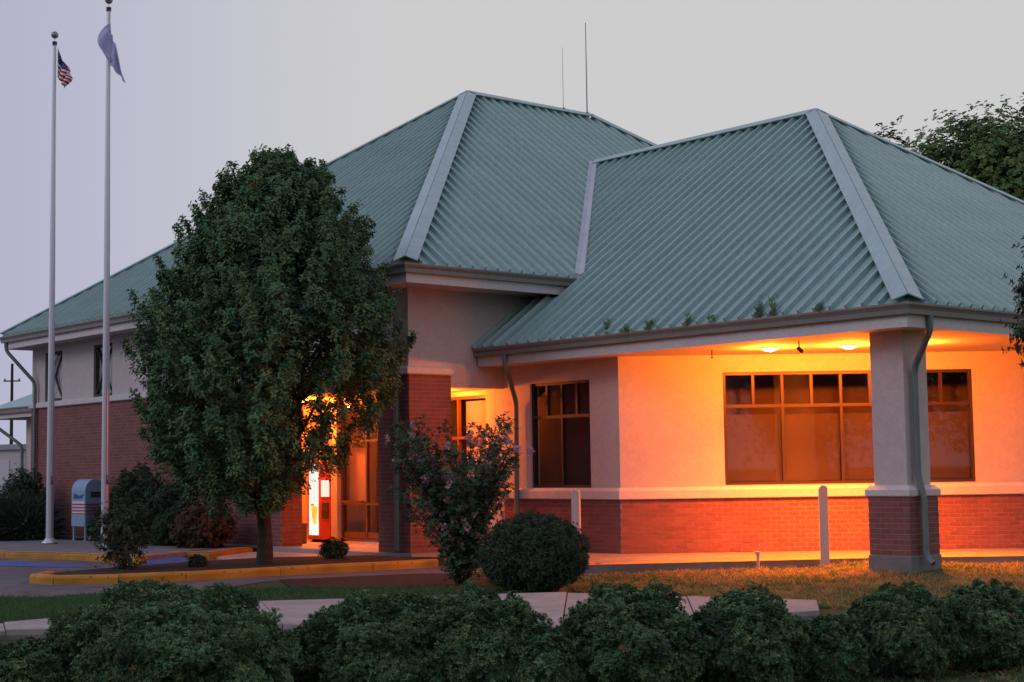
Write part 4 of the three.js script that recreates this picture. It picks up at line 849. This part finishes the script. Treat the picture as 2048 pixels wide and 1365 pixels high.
// trees far behind the wing and the slim tree beside the camera's path
function tree(name, label, group, x, z, trunkH, R, H, nShoots, per, sprig, tint, seed, opt = {}) {
  const t = thing(name, label, 'tree', x, 0, z, group), r = rng(seed), leaves = [], wood = [limb([V3(0, -0.2, 0), V3(0.03 * H, trunkH * 0.6, 0), V3(0, trunkH + H * 0.35, 0.02 * H), V3(0, trunkH + H * 0.8, 0)], [H * 0.022 + 0.02, H * 0.017 + 0.015, H * 0.01, 0.01], 9)];
  for (let i = 0; i < nShoots; i++) {
    const u = r() * 2 - 1, a = r() * 6.283, c = Math.sqrt(1 - u * u), q = Math.pow(r(), 0.45), lump = 0.85 + 0.35 * perlin.noise(c * Math.cos(a) * 2 + seed, u * 2, c * Math.sin(a) * 2);
    const ce = V3(c * Math.cos(a) * R * q * lump, trunkH + H / 2 + u * H / 2 * q * lump, c * Math.sin(a) * R * q * lump);
    const s = (opt.clump ?? 0.16) * R * (0.6 + r() * 0.8);
    for (let k = 0; k < per; k++) { const x1 = r() + r() + r() - 1.5, y1 = r() + r() + r() - 1.5, z1 = r() + r() + r() - 1.5; leaves.push([ce.x + x1 * s * 1.3, ce.y + y1 * s, ce.z + z1 * s * 1.3, x1 + c * Math.cos(a), 0.6 + y1 + u, z1 + c * Math.sin(a), 0.65 + r() * 0.7]); }
    if (i % Math.ceil(nShoots / 22) === 0) { const h0 = trunkH * (0.8 + r() * 0.3) + H * 0.2 * r(), b = V3(0, h0, 0), m = b.clone().lerp(ce, 0.5); m.y += 0.1 * R; wood.push(limb([b, m, ce], [H * 0.009, H * 0.005, 0.006], 6)); }
  }
  mesh('trunk', merged(wood), M.bark, t);
  scatter('crown', sprig, leaves, t, tint, seed + 1);
  return t;
}
{
  const G = 'trees behind the wing roof', c = greens([0.10, 0.17, 0.05]), c2 = greens([0.07, 0.10, 0.045]);
  const put = (px, py, d) => { const p = at(px, py, { d }); return p; };
  let p = put(1985, 226, 58); tree('broadleaf_tree', 'large round green tree rising behind the wing roof', G, p.x, p.z, 3.5, 4.6, p.y - 3.5 + 0.2, 820, 80, sprigFar, c, 601, { clump: 0.15 });
  p = put(2055, 195, 62); tree('broadleaf_tree', 'sparse tall tree beside the large round tree behind the roof', G, p.x, p.z, 5.5, 4.0, p.y - 5.5 + 0.5, 110, 36, sprigFar, c2, 621, { clump: 0.13 });
  p = put(1735, 222, 66); tree('broadleaf_tree', 'tree whose sparse top just clears the wing ridge', G, p.x, p.z, 5, 3.6, p.y - 5, 60, 26, sprigFar, c2, 641, { clump: 0.12 });
  p = put(1815, 290, 64); tree('broadleaf_tree', 'lower dark tree between the ridge and the large round tree', G, p.x, p.z, 4.5, 3.2, p.y - 4.5 + 0.7, 110, 50, sprigFar, c2, 661);
  p = put(2150, 470, 18); tree('slim_tree', 'slim dark tree with drooping sprays at the hedge end', null, p.x, p.z, 2.2, 0.74, p.y - 2.2 + 0.3, 120, 40, sprigBroad, darkTint, 681, { clump: 0.2 });
}
{ // trees behind the camera, seen only as the dark mirrored in the windows
  const spots = [[16, -12], [19, -2], [17, 8], [11, 16], [3, 20], [-6, 24], [-15, 26], [-24, 28], [-33, 27]];
  const lbl = ['opposite the wide window', 'facing the corner pillar', 'behind the widest hedge mound', 'at the bend of the street row', 'facing the pear tree', 'facing the flagpoles', 'facing the mailbox', 'facing the far end of the brick wall', 'beyond the drive'];
  spots.forEach(([x, z], i) => tree('street_tree', 'dark broad tree across the street ' + lbl[i], 'trees across the street', x, z, 1.2, 5.6, 9 + (i % 3), 200, 30, sprigFar, darkTint, 900 + i * 5, { clump: 0.2 }));
}
const weedSprig = leafSprig(0.11, 0.006, 4, 55, -0.8);
// weeds sprouting from the wing gutter
[[1215, 660, 0.3], [1255, 665, 0.2], [1300, 655, 0.22], [1372, 648, 0.24], [1425, 640, 0.2], [1520, 628, 0.34], [1548, 624, 0.3], [1640, 615, 0.16]].forEach(([px, py, h], i) => {
  const p = at(px, py, { z: wz1 - 0.03 });
  const t = thing('gutter_weed', 'green weed sprouting from the gutter of the wing roof', 'weed', p.x, 3.94, p.z, 'weeds growing in the wing gutter'), r = rng(701 + i), pts = [];
  const stems = [];
  for (let k = 0; k < 4; k++) { const a = r() * 6.28, e = V3(Math.cos(a) * 0.05, h * (0.75 + 0.6 * r()), Math.sin(a) * 0.05); stems.push(limb([V3(0, -0.02, 0), e.clone().multiplyScalar(0.5), e], [0.006, 0.004, 0.002], 5)); for (let j = 0; j < 8; j++) { const u = 0.2 + 0.8 * r(); pts.push([e.x * u + (r() - 0.5) * 0.05, e.y * u, e.z * u + (r() - 0.5) * 0.05, r() - 0.5, 0.9, r() - 0.5, 0.6 + r() * 0.5]); } }
  mesh('stems', merged(stems), mat([0.05, 0.08, 0.03], 0.9), t);
  scatter('leaves', weedSprig, pts, t, greens([0.15, 0.23, 0.10]), 711 + i);
});
// ------------------------------------------------------------------ grass
{
  const tuft = leafSprig(0.085, 0.0045, 7, 41, -0.6), r = rng(801), pts = [];
  const inside = (poly, x, z) => { let c = false; for (let i = 0, j = poly.length - 1; i < poly.length; j = i++) if ((poly[i][1] > z) !== (poly[j][1] > z) && x < (poly[j][0] - poly[i][0]) * (z - poly[i][1]) / (poly[j][1] - poly[i][1]) + poly[i][0]) c = !c; return c; };
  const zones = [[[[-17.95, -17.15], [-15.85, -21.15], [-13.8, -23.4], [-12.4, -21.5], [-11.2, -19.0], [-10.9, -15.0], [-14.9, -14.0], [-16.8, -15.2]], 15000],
    [[[-21.4, -5.5], [-21.0, -8.7], [-20.0, -11.2], [-17.2, -10.3], [-16.9, -6.8], [-16.9, -5.2]], 9000], [[[-19.9, -11.5], [-17.0, -10.6], [-15.1, -13.6], [-17.1, -15.2], [-18.2, -13.4]], 6000],
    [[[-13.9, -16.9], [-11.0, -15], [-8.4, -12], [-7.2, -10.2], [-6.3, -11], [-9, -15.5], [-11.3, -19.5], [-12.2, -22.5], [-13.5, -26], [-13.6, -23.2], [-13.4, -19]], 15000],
    [[[-15.7, -5.2], [-14.0, -8.7], [-11.5, -10.3], [-10.7, -13.3], [-9.3, -12.5], [-6.3, -9.6], [-7, -6], [-11, -4.4]], 12000]];
  for (const [poly, n] of zones) {
    const lampGold = poly === zones[0][0] || poly === zones[3][0];   // straw tone by the building puts lamp glow into the turf's colour
    const xs = poly.map(p => p[0]), zs = poly.map(p => p[1]), x0 = Math.min(...xs), x1 = Math.max(...xs), z0 = Math.min(...zs), z1 = Math.max(...zs);
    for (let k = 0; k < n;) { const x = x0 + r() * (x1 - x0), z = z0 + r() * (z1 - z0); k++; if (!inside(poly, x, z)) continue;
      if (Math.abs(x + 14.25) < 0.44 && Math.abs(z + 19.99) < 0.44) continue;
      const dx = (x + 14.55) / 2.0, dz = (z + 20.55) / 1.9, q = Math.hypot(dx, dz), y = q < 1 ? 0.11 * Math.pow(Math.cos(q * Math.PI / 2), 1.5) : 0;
      pts.push([x, y, z, (r() - 0.5) * 0.6, 1, (r() - 0.5) * 0.6, (0.6 + r() * 0.7) * (0.8 + 0.45 * perlin.noise(x * 0.9, 3, z * 0.9)), lampGold]); }
  }
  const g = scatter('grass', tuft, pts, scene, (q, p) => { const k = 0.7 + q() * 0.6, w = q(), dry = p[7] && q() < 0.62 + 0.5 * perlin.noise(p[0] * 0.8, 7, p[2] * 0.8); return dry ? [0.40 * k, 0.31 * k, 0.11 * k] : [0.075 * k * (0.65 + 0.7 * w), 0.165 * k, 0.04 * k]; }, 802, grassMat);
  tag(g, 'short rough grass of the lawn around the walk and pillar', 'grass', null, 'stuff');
}
// ------------------------------------------------------------------ far left: pale building and utility pole
{
  const a = at(-260, 1005, { d: 92 }), b = at(44, 1005, { d: 88 }), f = frame([a.x, a.z], [b.x, b.z]);
  const t = thing('pale_building', 'pale flat roofed building far beyond the end of the brick wall', 'building');
  mesh('wall', boxIn(f, 0, f.len, 0, 3.2, -8, 0), mat([0.68, 0.62, 0.60], 0.9, { map: grain2 }), t);
  mesh('roof_edge', boxIn(f, -0.2, f.len + 0.2, 3.2, 3.5, -8.2, 0.2), mat([0.30, 0.31, 0.35], 0.7), t);
  mesh('door', boxIn(f, f.len - 3.2, f.len - 0.9, 0, 2.6, 0, 0.05), mat([0.55, 0.52, 0.52], 0.7), t);
  settle(t);
  const p = at(22, 930, { d: 120 }), u = thing('utility_pole', 'distant wooden utility pole with one crossarm', 'utility pole', p.x, 0, p.z);
  mesh('shaft', new THREE.CylinderGeometry(0.10, 0.16, 10.4, 10).translate(0, 5.2, 0), M.bark, u);
  const arm = mesh('crossarm', new THREE.BoxGeometry(1.3, 0.1, 0.1), M.bark, u); arm.position.y = 9.05; arm.rotation.y = 50 * D2R;
  for (const s of [-0.55, 0.55]) mesh('insulator', new THREE.CylinderGeometry(0.05, 0.06, 0.16, 8).translate(s, 0.12, 0), M.dark, arm);
}
renderer.render(scene, camera);
